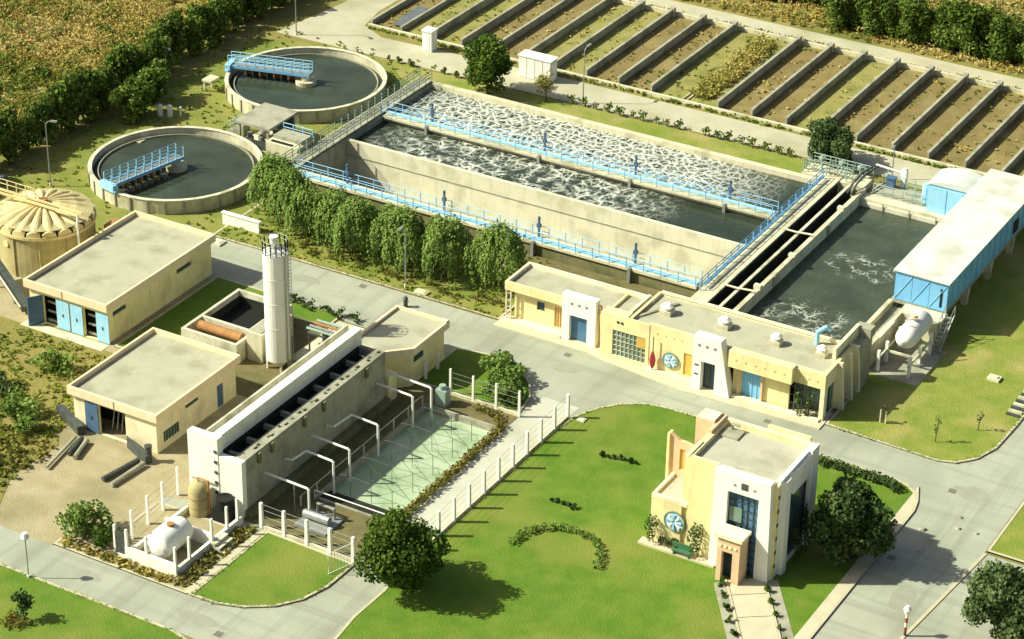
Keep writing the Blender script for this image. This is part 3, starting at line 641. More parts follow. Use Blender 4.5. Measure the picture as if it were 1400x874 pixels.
w1 = B(X1-.16,X1-.1,-31.3,-29.5,2.3,2.65).build('window','glass',b2)
B(X1-.16,X1-.1,-26.9,-26.0,.1,2.3).build('door','darkblue',b2)
w1 = B(X1-.16,X1-.1,-34.4,-32.3,.7,1.7).build('window','greenglass',b2)
for k in range(6): B(X1-.05,X1+.02,-34.3+k*.38,-34.24+k*.38,.7,1.7).build('bar','darksteel',w1)
for k in range(5): MB().tube([(-18.9+k*.5,Y0+1.0,.1),(-18.7+k*.45,Y0+1.3,2.2)],.06,5).build('pipe','steel',b2)
B(-17.55,-17.45,Y0-.41,Y0-.35,3.3,4.0).build('downpipe','pinkfascia',b2)
# ramp side walls and pipes lying around it
tag(MB().hexa([(-24.6,-34.6,.1),(-24.1,-34.2,.1),(-20.4,-36.0,.1),(-20.8,-36.5,.1)],[(-24.6,-34.6,.9),(-24.1,-34.2,.9),(-20.4,-36.0,.9),(-20.8,-36.5,.9)]).build('ramp_wall','darksteel'),'dark low wall running left from the ramp door','wall')
tag(MB().hexa([(-16.4,-35.5,.1),(-16.1,-35.9,.1),(-13.2,-37.2,.1),(-13.0,-36.7,.1)],[(-16.4,-35.5,1.0),(-16.1,-35.9,1.0),(-13.2,-37.2,.8),(-13.0,-36.7,.8)]).build('ramp_wall','darksteel'),'dark low wall running right from the ramp door','wall')
for i,(a,b,c,m_) in enumerate((((-20.6,-37.0,.3),(-19.6,-42.0,.3),.13,'concgrey'),((-20.0,-36.9,.35),(-19.4,-39.4,.3),.2,'darksteel'),((-19.4,-37.0,.35),(-18.6,-39.6,.3),.2,'concgrey'),((-13.9,-37.2,.35),(-14.6,-41.0,.3),.22,'darksteel'),((-13.2,-37.4,.35),(-13.5,-41.3,.3),.2,'concgrey'))):
    tag(MB().tube([a,b],c,8).build('steel_pipe',m_),['long thin pale pipe left of the ramp door','dark pipe lying just left of the ramp door','grey pipe lying nearest the ramp door opening on its left','dark pipe lying right of the ramp door','grey pipe lying beside the dark one right of the ramp'][i],'pipe','pipes lying by the ramp')
tag(MB().cyl(-13.3,-36.6,.05,1.5,.28,10).cyl(-13.3,-36.6,1.5,1.6,.34,10).build('standpipe','darksteel'),'short dark standpipe at the corner of the cream building','standpipe')

# ------------------------------------------------------------------ filter structure
ft = thing('filter_block','tall stained white concrete filter block with open cells along its top','filter',(-4.5,-29,0))
wf = MB(); wall_y(wf,-6.9,-4.0,-39.5,-38.8,0,6.7,[]); wf.build('front_panel','dirtywhite',ft)
B(-4.0,-1.75,-39.45,-38.9,0,5.2).build('front_wall','dirtywhite',ft)
for k in range(5): B(-4.35,-4.1,-39.58,-39.5,1.6+k*.95,1.85+k*.95).build('bracket','darksteel',ft)
B(-6.6,-4.2,-39.57,-39.5,2.35,2.5).build('ledge','concgrey',ft)
B(-5.65,-5.45,-38.8,-18.6,0,6.7).build('outer_wall','concpale',ft); B(-4.85,-4.1,-38.8,-18.6,0,6.72).build('inner_wall','dirtywhite',ft); B(-5.45,-4.85,-38.8,-18.6,0,6.0).build('gutter','black',ft); B(-4.1,-4.07,-38.8,-19.1,4.36,5.3).build('shade_lining','liner',ft)  # dark lining strip paints the cells' shade low on the inner wall
B(-6.9,-5.65,-38.8,-19.2,0,3.4).build('gallery','concgrey',ft)
B(-2.75,-1.75,-38.9,-18.6,0,5.2).build('side_wall','concgrey',ft)
B(-4.1,-2.75,-38.9,-19.1,0,4.35).build('cell_floor','black',ft)  # raised black floor stands in for the deep shade of the cells
for k in range(9): y=-38.0+k*2.4; B(-4.1,-2.75,y,y+.3,4.35,4.8).build('cell_rib','concgrey',ft)
B(-4.1,-2.75,-19.1,-18.62,4.4,5.15).build('end_wall','concgrey',ft)
for k in range(22):
    y=-38.2+k*.9+.3*math.sin(k*2.7); a_=-2.5+.28*abs(math.sin(k*1.9)); B(a_,a_+.1+.12*abs(math.sin(k*3.1)),y,y+.15+.25*abs(math.sin(k*1.3)),5.2,5.24+.1*abs(math.sin(k*2.2))).build('anchor_block','concmoss',ft)
for y in (-37.4,-35.6,-31.0,-28.2,-21.8): B(-1.75,-1.5,y,y+.3,4.2,5.1).build('outlet_box','concmoss',ft)
B(-1.75,-1.2,-39.2,-18.6,0,.7).build('footing','concmoss',ft)
# rusty valve/yellow vessel in front of the filter
vs_ = thing('pressure_vessel','stained cream domed vessel standing against the filter block front','vessel',(-5.2,-41,0))
q=MB(); 
n=20; prof=[(.84,.1),(.84,2.3),(.76,2.65),(.5,2.95),(.2,3.05),(0,3.08)]
vv=[]; 
for rr,z in prof: vv += [(-5.2+rr*math.cos(2*math.pi*i/n),-40.6+rr*math.sin(2*math.pi*i/n),z) for i in range(n)]
q.add(vv,[(i*n+j,i*n+(j+1)%n,(i+1)*n+(j+1)%n,(i+1)*n+j) for i in range(len(prof)-1) for j in range(n)]); q.build('shell','digester',vs_,smooth=True)
MB().tube([(-5.2,-40.6,3.0),(-5.2,-40.6,3.4),(-4.2,-40.6,3.4),(-4.2,-40.6,.3)],.09,7).build('pipe','rust',vs_)
for z in (.9,1.7): MB().ring(-5.2,-40.6,z,z+.06,.83,.87,n).build('hoop','rust',vs_)
tag(MB().box(-3.7,-2.2,-40.9,-39.6,.05,1.2).cyl(-2.95,-40.25,1.2,2.1,.7,14).build('arched_opening','black'),'dark arched opening as a black rounded block right of the cream vessel','arched_opening')  # black block stands for a dark arched opening

# ------------------------------------------------------------------ white tank enclosure
en = thing('tank_enclosure','white low walled enclosure with concrete posts around the white tank','enclosure',(-4,-45,0))
B(-6.3,-1.4,-48.75,-48.5,.05,1.15).build('wall','white',en); B(-1.65,-1.4,-48.5,-40.0,.05,.75).build('wall','dirtywhite',en)
B(-6.3,-6.05,-48.5,-40.0,.05,.6).build('wall','dirtywhite',en); B(-6.05,-1.65,-44.0,-43.75,.05,1.2).build('cross_wall','white',en)
def post_mb(x,y,h,z=.1,w=.11): return MB().hexa([(x-w,y-w,z),(x+w,y-w,z),(x+w,y+w,z),(x-w,y+w,z)],[(x-w*.8,y-w*.8,z+h),(x+w*.8,y-w*.8,z+h),(x+w*.8,y+w*.8,z+h),(x-w*.8,y+w*.8,z+h)])
for x,y in ((-6.2,-48.6),(-4.3,-48.6),(-1.55,-48.6),(-1.5,-46.9),(-1.5,-44.0),(-1.5,-42.0),(-1.5,-40.6)): post_mb(x,y,2.6).build('post','white',en)
for x,y in ((-7.4,-48.5),(-7.5,-46.3),(-7.7,-44.0),(-7.9,-41.8),(-8.2,-39.4)): post_mb(x,y,2.6).build('post','white',en)
wr=MB()
for h in (.5,1.1,1.7,2.3): wr.tube([(-7.4,-48.5,h),(-8.2,-39.4,h)],.015,3)
wr.build('wire','steel',en)
B(-7.6,-6.3,-48.65,-48.5,.05,.3).build('sill','white',en)
gt = MB().box(-7.3,-6.35,-48.62,-48.55,.3,2.2); gt.build('gate_panel','darksteel',en)
for k in range(3): B(-1.4+.45*k,-.95+.45*k,-44.4,-42.6,.05,.72-.24*k).build('step','concpale',en)
wt = thing('white_tank','white horizontal cylindrical tank inside the low walled enclosure','tank',(-3.9,-46,.1))
prof=[(.0,-47.9),(.6,-47.86),(.95,-47.74),(1.07,-47.56),(1.09,-47.3),(1.09,-44.7),(.95,-44.4),(0,-44.3)]
vv=[];q=MB()
for rr,y in prof: vv += [(-3.9+rr*math.cos(2*math.pi*i/n),y,1.35+rr*math.sin(2*math.pi*i/n)) for i in range(n)]
q.add(vv,[(i*n+j,i*n+(j+1)%n,(i+1)*n+(j+1)%n,(i+1)*n+j) for i in range(len(prof)-1) for j in range(n)]); q.build('shell','white',wt,smooth=True)
MB().cyl(-3.9,-46.0,2.35,2.62,.3,14).build('manhole','rust',wt)
for y in (-47.2,-45.0): B(-4.9,-2.9,y-.15,y+.15,.1,.7).build('saddle','conc',wt)

# ------------------------------------------------------------------ silo
si = thing('lime_silo','tall white cylindrical silo with railed top above the dark pit','silo',(-13.1,-18.2,0))
cx,cy=-13.1,-18.2
MB().cyl(cx,cy,1.0,11.4,1.12,28).build('shell','silo',si,smooth=False)
for z in (4.3,6.7,9.1): MB().ring(cx,cy,z,z+.06,1.1,1.15,28).build('seam','silo',si)
MB().cyl(cx,cy,.3,1.0,.5,24,1.12,caps=False).build('hopper','silo',si)
for k in range(4):
    a=.785+k*math.pi/2; B(cx+1.0*math.cos(a)-.1,cx+1.0*math.cos(a)+.1,cy+1.0*math.sin(a)-.1,cy+1.0*math.sin(a)+.1,0,1.3).build('leg','concpale',si)
MB().cyl(cx,cy,11.4,11.6,1.15,28,.7).build('roof','silo',si)
rr=MB(); ring=[(cx+1.1*math.cos(2*math.pi*i/14),cy+1.1*math.sin(2*math.pi*i/14),11.4) for i in range(15)]
rail(rr,ring,1.25,.9,.035,(.33,.66)); rr.build('railing','greenrail',si)
MB().cyl(cx-.3,cy+.2,11.6,12.6,.32,12).cyl(cx-.3,cy+.2,12.6,12.75,.4,12).build('filter_unit','silo',si)
MB().tube([(cx+.3,cy-.5,11.6),(cx+.3,cy-.5,12.3),(cx+.8,cy-.8,12.3),(cx+1.2,cy-.3,11.6),(cx+1.2,cy-.3,.2)],.06,6).build('fill_pipe','steel',si)
ld_=MB()
for d in (-.2,.2): ld_.tube([(cx+1.2,cy+d+.35,.3),(cx+1.2,cy+d+.35,12.0)],.03,4)
for k in range(36): ld_.box(cx+1.18,cx+1.22,cy+.15,cy+.55,.5+k*.32,.54+k*.32)
ld_.build('ladder','steel',si)
# pit beside the silo
pt = thing('sludge_pit','open concrete pit with black interior left of the silo','pit',(-18.5,-15.5,0))
zt=2.0
for nm,b in (('wall',(-22.4,-22.1,-19.9,-11.2)),('wall',(-22.1,-16.4,-11.5,-11.2)),('wall',(-16.7,-16.4,-19.9,-11.5)),('wall',(-22.1,-16.7,-17.2,-16.9)),('wall',(-22.1,-16.7,-19.9,-19.6))):
    B(*b,0,zt).build(nm,'concpale',pt)
B(-22.1,-16.7,-16.9,-11.5,.05,.6).build('sludge','black',pt)
for b in ((-22.1,-22.07,-16.9,-11.5),(-22.07,-16.7,-11.53,-11.5)): B(*b,.6,1.45).build('shade_lining','liner',pt); B(-22.1,-16.7,-19.6,-17.2,.05,.15).build('sludge','black',pt)  # dark lining panels paint the shade inside the pit onto its walls
q=MB().tube([(-21.6,-18.2,1.75),(-17.0,-18.2,1.75)],.45,12); q.build('screw_cover','rust',pt)
bx2 = thing('concrete_bunker','pale concrete bunker with dark openings beside the silo foot','bunker',(-15.4,-17.5,0))
B(-16.2,-14.6,-18.6,-16.0,0,2.9).build('wall','conc',bx2); B(-16.0,-14.8,-18.4,-16.2,2.9,3.0).build('lid','concgrey',bx2)
B(-16.38,-15.2,-15.9,-13.0,0,2.2).build('wall','conc',bx2); B(-15.9,-15.3,-15.6,-13.4,2.2,2.23).build('opening','black',bx2)
# pumps and pipework between silo and filter
for i,(x,y,m_,h) in enumerate(((-11.2,-13.6,'darksteel',2.0),(-9.9,-12.6,'greenrail',1.7),(-8.6,-12.2,'white',1.5),(-10.4,-15.4,'steel',1.8),(-9.0,-14.4,'darksteel',1.4))):
    t=thing('pump_set',['dark pump set just right of the silo','green pump set behind the filter block','white control box near the filter block end','grey pump set nearest the filter block','low dark pump set beside the rusty bin'][i],'pump',(x,y,.06),'pumps behind the filter')
    MB().box(x-.5,x+.5,y-.4,y+.4,.06,.4).cyl(x,y,.4,h,.36,12).build('body',m_,t); MB().tube([(x,y,h*.7),(x+1.2,y,h*.7),(x+1.2,y-.6,.1)],.12,7).build('pipe','concgrey',t)
tag(rail(MB(),[(-12.4,-11.0,.06),(-8.4,-11.0,.06)],1.2,.9,.04).build('railing','greenrail'),'short green railing behind the pump sets right of the silo','railing')
rk=thing('pipe_rack','dark green pipe rack between the silo and the annex','pipe rack',(-10.2,-13.8,.06))
for x in (-11.9,-10.4,-8.9):
    for y in (-15.2,-13.0): B(x-.06,x+.06,y-.06,y+.06,.06,2.3).build('upright','darksteel',rk)
for y in (-15.2,-13.0): B(-12.1,-8.7,y-.07,y+.07,2.3,2.42).build('beam','darksteel',rk)
for i,y in enumerate((-14.8,-14.3,-13.7,-13.2)): MB().tube([(-12.4,y,2.55),(-8.6,y,2.55),(-8.4,y,2.3),(-8.4,y,.1)],.13,7).build('pipe',('greenrail','steel','rust','greenrail')[i],rk)
sheet('pump_slab',(-13.2,-6.9,-16.6,-8.6),[],.07,'conc')
tag(MB().box(-8.2,-6.9,-11.6,-9.6,.1,1.3).box(-8.05,-7.05,-11.45,-9.75,1.3,1.34).build('skip_bin','rust'),'rusty orange skip bin by the annex wall','bin')

# annex building with stepped roof
an = thing('annex_building','small yellow annex with pale flat roof beyond the filter block','building',(-4,-12,0))
pl=[(-6.2,-9.6),(-1.4,-9.6),(-1.4,-15.0),(-3.2,-16.8),(-6.2,-16.8)]
MB().prism(pl,0,3.3).build('wall','yellow',an)
ol=[(-6.5,-9.3),(-1.0,-9.3),(-1.0,-15.15),(-3.0,-17.1),(-6.5,-17.1)]
MB().prism([(-6.3,-9.5),(-1.2,-9.5),(-1.2,-15.05),(-3.1,-16.9),(-6.3,-16.9)],3.31,3.75).build('roof','roof',an)
MB().strip(ol[::-1],.24,3.3,4.0,True).build('parapet','pinkfascia',an)
B(-1.4,-1.32,-14.6,-13.2,2.3,2.8).build('window','glass',an)
for y in (-13.4,-11.4): B(-1.1,-.9,y,y+.2,0,1.8).build('post','white',an)
B(-4.1,-1.5,-18.5,-17.2,0,2.6).build('plinth_wall','yellow',an)
B(-1.6,-1.0,-9.9,-9.4,4.0,4.15).build('vent','concpale',an)

# ------------------------------------------------------------------ pool with pipes
pl_ = thing('settling_pool','green algae settling pool with sloping black liner near end','pool',(5,-25,0))
px0,px1,py0,py1=POOL
B(px0,px0+.2,py0,py1,-2.5,.15).build('wall','concgrey',pl_); B(px1-.2,px1,py0,py1,-2.5,.15).build('wall','conc',pl_)
B(px0+.2,px1-.2,py1-.2,py1,-2.5,.15).build('wall','concgrey',pl_); B(px0+.2,px1-.2,py0,py0+.2,-2.5,.15).build('wall','concgrey',pl_)
MB().hexa([(px0+.2,py0+.2,-2.5),(px1-.2,py0+.2,-2.5),(px1-.2,py0+2.2,-2.5),(px0+.2,py0+2.2,-2.5)],[(px0+.2,py0+.2,-.02),(px1-.2,py0+.2,-.02),(px1-.2,py0+2.2,-.45),(px0+.2,py0+2.2,-.45)]).build('liner','liner',pl_)
struct(B(px0+.2,px1-.2,py0+.25,py1-.2,-2.4,-.5).build('water',watermat('pool water',(.24,.32,.18),None,.3,.12,algae=(.45,.52,.36))))
tag(MB().tube([(1.5,-34.2,.1),(1.5,-34.2,.95),(8.4,-34.2,.95),(8.4,-34.2,.1)],.05,6).build('barrier_rail','white'),'white barrier rail across the near end of the green pool','rail')
tag(rail(MB(),[(1.1,-35.6,.07),(1.1,-17.2,.07)],.95,2.3,.05,()).build('pool_rail','concpale'),'pale rail along the filter side of the green pool','rail')
cn = thing('cable_net','thin posts and crossing cables strung over the green pool','net',(5,-25,0))
for i in range(5):
    for x in (3.2,5.2,7.2): MB().tube([(x,-31.6+i*3.1,-.55),(x,-31.6+i*3.1,1.4)],.03,4).build('net_post','bench',cn)
for i in range(5):
    y=-31.6+i*3.1
    MB().tube([(1.8,y,1.2),(3.2,y,1.4),(5.2,y,1.3),(7.2,y,1.4),(8.5,y,1.1)],.025,3).build('cable','darksteel',cn)
    if i<4: MB().tube([(3.2,y,1.35),(5.2,y+3.1,1.3),(7.2,y+1.0,1.3)],.025,3).build('cable','darksteel',cn); MB().tube([(7.2,y,1.35),(3.2,y+2.6,1.35)],.025,3).build('cable','bench',cn)
for i,(y,dy,xs) in enumerate(((-36.6,0,2.6),(-32.2,1.6,2.0),(-30.0,0,2.1),(-25.6,2.2,2.0),(-20.2,0,2.0),(-18.2,0,2.6))):
    t=thing('outlet_pipe',['nearest','second','third','fourth','fifth','farthest'][i]+' white angled pipe from filter wall to pool, from the vessel end','pipe',(xs,y,0),'white outlet pipes')
    p0=[(-1.6,y-dy,2.9),(-1.2,y-dy,2.9)] if dy==0 else [(-1.6,y-dy,2.7),(-.9,y-dy,2.8),(-.6,y,2.9)]
    MB().tube(p0+[(xs-.12,y,2.75),(xs,y,2.65)],.1,8).build('pipe_arm','white',t); MB().tube([(xs,y,2.7),(xs,y,-.3 if xs>1.7 and -34<y<-17 else .05)],.1,8).build('downpipe','white',t)
    if i==0: MB().tube([(1.2,y,2.75),(1.2,y,.05)],.05,6).build('prop','steel',t)
tag(MB().box(2.0,3.0,-16.6,-15.7,.06,1.6).cyl(2.5,-16.2,1.6,2.0,.3,10).build('sluice_gate','greenrail'),'small blue green sluice machine at the far corner of the pool','sluice')
t=thing('pump_skid','grey blue pump skid in front of the pool near end','pump',(3.5,-36.5,.06))
B(2.2,5.2,-38.2,-35.6,.06,.25).build('base','steel',t); MB().tube([(2.4,-37.0,.7),(4.8,-37.0,.7)],.35,10).build('motor','steel',t); MB().tube([(3.0,-36.0,.3),(3.0,-36.0,1.2),(4.6,-36.0,1.2),(4.6,-36.0,.3)],.13,8).build('manifold','steel',t)

# ------------------------------------------------------------------ fences
def fence(name,label,pts,h,n,wires=(.5,1.1,1.7,2.2),group=None,w=.145,z=.1,mat_='white',base=True):
    a,b=pts; t=thing(name,label,'fence',(a[0],a[1],0),group)
    for i in range(n):
        k=i/(n-1); post_mb(a[0]+(b[0]-a[0])*k,a[1]+(b[1]-a[1])*k,h,z,w).build('post',mat_,t)
    wr=MB()
    for q in wires: wr.tube([(a[0],a[1],z+q),(b[0],b[1],z+q)],.012,3)
    wr.build('wire','steel',t)
    if base:
        d=(Vector(b)-Vector(a)).normalized(); nn=Vector((-d.y,d.x))*.09
        MB().prism([(a[0]+nn.x,a[1]+nn.y),(b[0]+nn.x,b[1]+nn.y),(b[0]-nn.x,b[1]-nn.y),(a[0]-nn.x,a[1]-nn.y)],0,.36).build('base_kerb','conc',t)
    return t
fence('lawn_fence','long row of slim white posts along the left edge of the big lawn',((12.75,-38.2),(12.75,-12.6)),2.35,12)
fence('pool_fence','white post fence between the small lawn and the pool',((0.2,-39.75),(9.0,-40.0)),2.3,5)
fence('pool_fence','white post fence at the far end of the pool beside the bushes',((2.2,-14.4),(9.1,-14.5)),2.5,4,w=.1)
gt=thing('mesh_gate','pale green wire mesh gate standing open by the big round tree','gate',(9.1,-40,0))
MB().tube([(9.1,-40.1,.15),(8.3,-42.4,.15),(8.3,-42.4,2.0),(9.1,-40.1,2.0),(9.1,-40.1,.15)],.04,5).build('frame','white',gt)
gm=MB()
for k in range(9): u=k/8; gm.tube([(9.1-.8*u,-40.1-2.3*u,.15),(9.1-.8*u,-40.1-2.3*u,2.0)],.014,3); gm.tube([(9.1,-40.1,.15+1.85*u),(8.3,-42.4,.15+1.85*u)],.014,3)
gm.build('mesh','greenrail',gt)
# ------------------------------------------------------------------ long yellow building
lg = thing('workshop_building','long low yellow building with two white portals facing the road','building',(15.5,1,0))
# left block
wm=MB(); wall_y(wm,.4,5.6,.1,.35,0,3.3,[(2.5,3.3,1.7,2.6),(4.3,5.3,.5,2.6)]); wm.build('front_wall','yellow',lg)
B(.2,.4,.1,3.6,0,3.3).build('side_wall','yellow',lg); B(.4,12.2,3.4,3.6,0,3.3).build('back_wall','yellow',lg)
B(2.5,3.3,.22,.28,1.7,2.6).build('window','glass',lg)
w1=B(4.3,5.3,.24,.3,.5,2.6).build('window','amber',lg)
for k in range(3): B(4.55+k*.25,4.6+k*.25,.16,.24,.5,2.6).build('mullion','pinkstone',w1)
for b in ((-.5,5.55,-.55,-.3),(-.5,-.25,-.3,3.9),(-.25,12.2,3.65,3.9),(11.95,12.2,-.9,3.65)):
    B(*b,3.25,4.1 if b[0]<5 else 4.35).build('parapet','yellow' if b[1]-b[0]>2 and b[2]<0 else 'cream',lg)
B(-.25,11.95,-.3,3.65,3.3,3.75).build('roof','roof',lg)
for x in (-.38,.1): B(x-.06,x+.06,-.5,-.38,.1,3.25).build('post','concpale',lg)
for z in (.8,1.5,2.2,2.9): B(-.32,.04,-.48,-.42,z,z+.06).build('trellis_bar','concpale',lg)
B(-.6,5.5,-1.0,.1,.1,.32).build('plinth','cream',lg)
def portal(x0,x1,y0,y1,h,ox0,ox1,oh,door,dx,tap=(0,0),holes=3):
    t=MB(); wall_y(t,x0,x1,y0,y1,.1,h,[(ox0,ox1,.12,oh)])
    for i,(x,y,z) in enumerate(t.v):
        k=1-(z/h); 
        if x<=x0+1e-6: t.v[i]=(x-tap[0]*k,y,z)
        elif x>=x1-1e-6: t.v[i]=(x+tap[1]*k,y,z)
    p=t.build('portal','white',lg)
    d=B(dx[0],dx[1],y1-.35,y1-.28,.12,oh).build('door',door,p)
    for k in range(holes):
        x=(x0+x1)/2+(k-1)*.75-.1; B(x,x+.26,y0-.02,y0+.02,h-.95,h-.69).build('tile_inset','steel',p)
    return p
portal(5.6,9.0,-.85,-.1,4.75,6.35,8.15,2.75,'blueglass',(6.35,8.15))
B(6.3,6.8,-.2,-.1,.12,2.7).build('screen','amber',lg)
B(9.0,9.8,.0,.3,.1,3.9).build('front_wall','yellow',lg)
for dx in (.15,.5): MB().hexa([(9.25+dx+.5,-1.3,.1),(9.4+dx+.5,-1.3,.1),(9.4+dx+.5,-1.1,.1),(9.25+dx+.5,-1.1,.1)],[(9.0+dx,-.5,4.3),(9.15+dx,-.5,4.3),(9.15+dx,-.3,4.3),(9.0+dx,-.3,4.3)]).build('leaning_rib','pinkstone',lg)
# middle step block
wm=MB(); wall_y(wm,9.9,14.7,-1.55,-1.3,.1,4.45,[(11.1,14.4,.45,3.0)]); wm.build('front_wall','yellow',lg)
gl=B(11.1,14.4,-1.42,-1.36,.45,3.0).build('window','greenglass',lg)
gr=MB()
for k in range(9): gr.box(11.1+k*.41,11.15+k*.41,-1.5,-1.42,.45,3.0)
for k in range(6): gr.box(11.1,14.4,-1.5,-1.43,.45+k*.5,.5+k*.5)
gr.build('mullions','concpale',gl)
B(13.5,14.4,-1.54,-1.5,1.9,2.9).build('panel','amber',lg)
B(9.9,12.4,-1.3,-.3,4.0,4.45).build('parapet','yellow',lg); B(9.9,10.1,-1.3,3.4,0,4.0).build('side_wall','yellow',lg)
for x in (11.5,11.9): B(x,x+.22,-1.6,-1.55,3.75,3.97).build('tile_inset','darksteel',lg)
# right block
wm=MB(); wall_y(wm,14.7,19.7,-1.5,-1.25,.1,4.5,[(18.1,19.3,.5,2.7)]); wm.build('front_wall','yellow',lg)
B(18.1,19.3,-1.4,-1.34,.5,2.7).build('window','amber',lg)
wm=MB(); wall_y(wm,22.9,28.2,-1.5,-1.25,.1,4.4,[(23.7,25.6,.15,2.75)]); wm.build('front_wall','yellow',lg)
w1=B(23.7,25.6,-1.36,-1.3,.15,2.75).build('window','blue',lg)
for k in range(3): B(24.15+k*.47,24.2+k*.47,-1.42,-1.36,.15,2.75).build('mullion','bluedoor',w1)
B(25.62,25.8,-1.75,-1.5,.1,3.2).build('pilaster','pinkstone',lg); B(23.4,23.6,-1.75,-1.5,.1,3.2).build('pilaster','pinkstone',lg)
B(22.75,28.7,-2.4,-1.5,3.2,4.75).build('fascia_bay','yellow',lg)
B(28.7,31.5,-1.7,-1.4,3.15,4.55).build('fascia','yellow',lg)
for k in range(6): B(23.4+k*.9,23.56+k*.9,-2.43,-2.4,3.95,4.11).build('tile_inset','pinkstone',lg)
for k in range(3): B(29.1+k*.8,29.26+k*.8,-1.73,-1.7,3.75,3.91).build('tile_inset','pinkstone',lg)
for k in range(4): B(15.4+k*.8,15.56+k*.8,-1.53,-1.5,3.75,3.91).build('tile_inset','pinkstone',lg)
B(28.2,31.4,-.1,.1,.1,4.2).build('recess_wall','greenglass',lg)
g2=MB()
for x in (28.7,29.4,30.1,30.8): g2.box(x-.05,x+.05,-1.5,-1.42,.1,3.2)
for z in (.9,1.7,2.5): g2.box(28.4,31.2,-1.5,-1.44,z,z+.06)
g2.build('screen','darksteel',lg)
B(31.1,31.5,-1.68,-1.3,.1,3.15).build('column','cream',lg)
wm=MB(); wall_x(wm,-1.25,4.4,31.2,31.45,.1,4.5,[(-.9,.6,.2,3.0),(1.3,2.6,.2,3.0),(3.0,4.0,.2,3.0)]); wm.build('side_wall','cream',lg)
for a,b in ((-.9,.6),(1.3,2.6),(3.0,4.0)): B(31.24,31.3,a,b,.2,3.0).build('window','glass',lg)
for y in (.85,2.75,4.3): MB().hexa([(31.45,y,.1),(32.3,y,.1),(32.3,y+.3,.1),(31.45,y+.3,.1)],[(31.45,y,4.6),(31.9,y,4.6),(31.9,y+.3,4.6),(31.45,y+.3,4.6)]).build('buttress','cream',lg)
B(13.0,31.4,4.2,4.4,.1,4.4).build('back_wall','cream',lg)
B(12.95,31.25,-1.3,4.2,4.0,4.3).build('roof','roof',lg)
for b,z in (((12.95,31.5,4.15,4.42),4.7),((12.7,12.95,-1.3,4.2),4.6),((31.2,31.5,-1.4,4.15),4.62),((14.7,19.7,-1.5,-1.2),4.6),((28.7,31.2,-1.45,-1.2),4.56)):
    B(*b,4.501,z).build('parapet','cream' if b[2]>0 else 'yellow',lg)
B(12.2,12.7,-1.2,4.2,2.5,2.9).build('gap_floor','black',lg)
MB().hexa([(12.5,-1.2,4.3),(12.8,-1.2,4.3),(15.2,3.4,4.3),(14.9,3.4,4.3)],[(12.5,-1.2,4.42),(12.8,-1.2,4.42),(15.2,3.4,4.5),(14.9,3.4,4.5)]).build('roof_beam','concgrey',lg)
# raised corner block at right end
for nm,b in (('corner_wall',(30.7,31.0,1.4,6.6)),):
    B(*b,3.9,5.5).build(nm,'cream',lg)
B(31.0,32.0,4.5,7.2,.1,4.4).build('corner_block','concgrey',lg); B(30.6,32.1,6.4,7.4,4.4,5.3).build('corner_wall','concgrey',lg)
portal(19.45,22.0,-2.5,-1.5,5.35,20.25,21.6,3.0,'glass',(20.25,21.6),(.05,1.1))
B(20.45,20.9,-1.95,-1.9,.4,2.8).build('door_leaf','darksteel',lg); 
for z in (1.6,2.5): B(19.65,20.0,-2.55,-2.5,z,z+.12).build('wall_light','darksteel',lg)
B(14.7,19.6,-2.0,-1.5,.1,.35).build('plinth','cream',lg); B(22.9,31.3,-2.2,-1.7,.1,.3).build('plinth','cream',lg)
for i,(x,y,s) in enumerate(((14.9,1.4,1),(20.3,1.8,1),(25.4,1.5,.9),(29.6,1.7,.8))):
    t=thing('roof_vent',['leftmost','second','third','rightmost'][i]+' white roof vent on the long building, counting along the roof','vent',(x,y,4.3),'white roof vents')
    MB().box(x-.55*s,x+.55*s,y-.5*s,y+.5*s,4.3,4.75).build('curb','conc',t); MB().cyl(x,y,4.75,5.05,.42*s,12).cyl(x,y,5.05,5.3,.6*s,12,.3*s).build('cowl','white',t)
t=thing('roof_pipe','pale blue bent pipe on the right end of the long roof','pipe',(28.4,3.6,4.3))
MB().tube([(28.4,3.4,4.3),(28.4,3.4,5.5),(28.9,4.0,5.8),(29.2,4.3,5.5)],.22,10).build('duct','bluedoor',t)
ds=thing('mosaic_disc','blue and white round mosaic disc on the long building front','mosaic',(16.9,-1.55,1.6))
def disc(parent,x,y,z,r,m1='mosaic'):
    MB().tube([(x,y,z),(x,y-.06,z)],r,28).build('face',m1,parent)
    for k in range(8):
        a=math.pi*k/4; MB().tube([(x+.2*r*math.cos(a),y-.08,z+.2*r*math.sin(a)),(x+.8*r*math.cos(a),y-.08,z+.8*r*math.sin(a))],.12*r,5,.2*r).build('petal','white' if k%2 else 'bluerail',parent)
    vs=[];n=28
    for rr,yy in ((r,y-.1),(r*1.14,y-.1),(r*1.14,y),(r,y)): vs+=[(x+rr*math.cos(2*math.pi*i/n),yy,z+rr*math.sin(2*math.pi*i/n)) for i in range(n)]
    MB().add(vs,[(a*n+i,a*n+(i+1)%n,((a+1)%4)*n+(i+1)%n,((a+1)%4)*n+i) for a in range(4) for i in range(n)]).build('ring','greenglass',parent)
disc(ds,16.9,-1.56,1.6,.68)
fl=thing('furled_flag','furled dark red flag on a slim pole before the long building','flag',(15.3,-1.85,.1))
MB().tube([(15.3,-1.85,.1),(15.3,-1.85,3.6)],.05,6).build('pole','darksteel',fl)
vv=[];n=10
for z,rr in ((.5,.08),(.8,.2),(1.3,.25),(1.8,.17),(2.2,.06)): vv+=[(15.3+rr*math.cos(2*math.pi*i/n)*(1+.25*(i%2)),-1.9+rr*.7*math.sin(2*math.pi*i/n)*(1+.25*(i%2)),z) for i in range(n)]
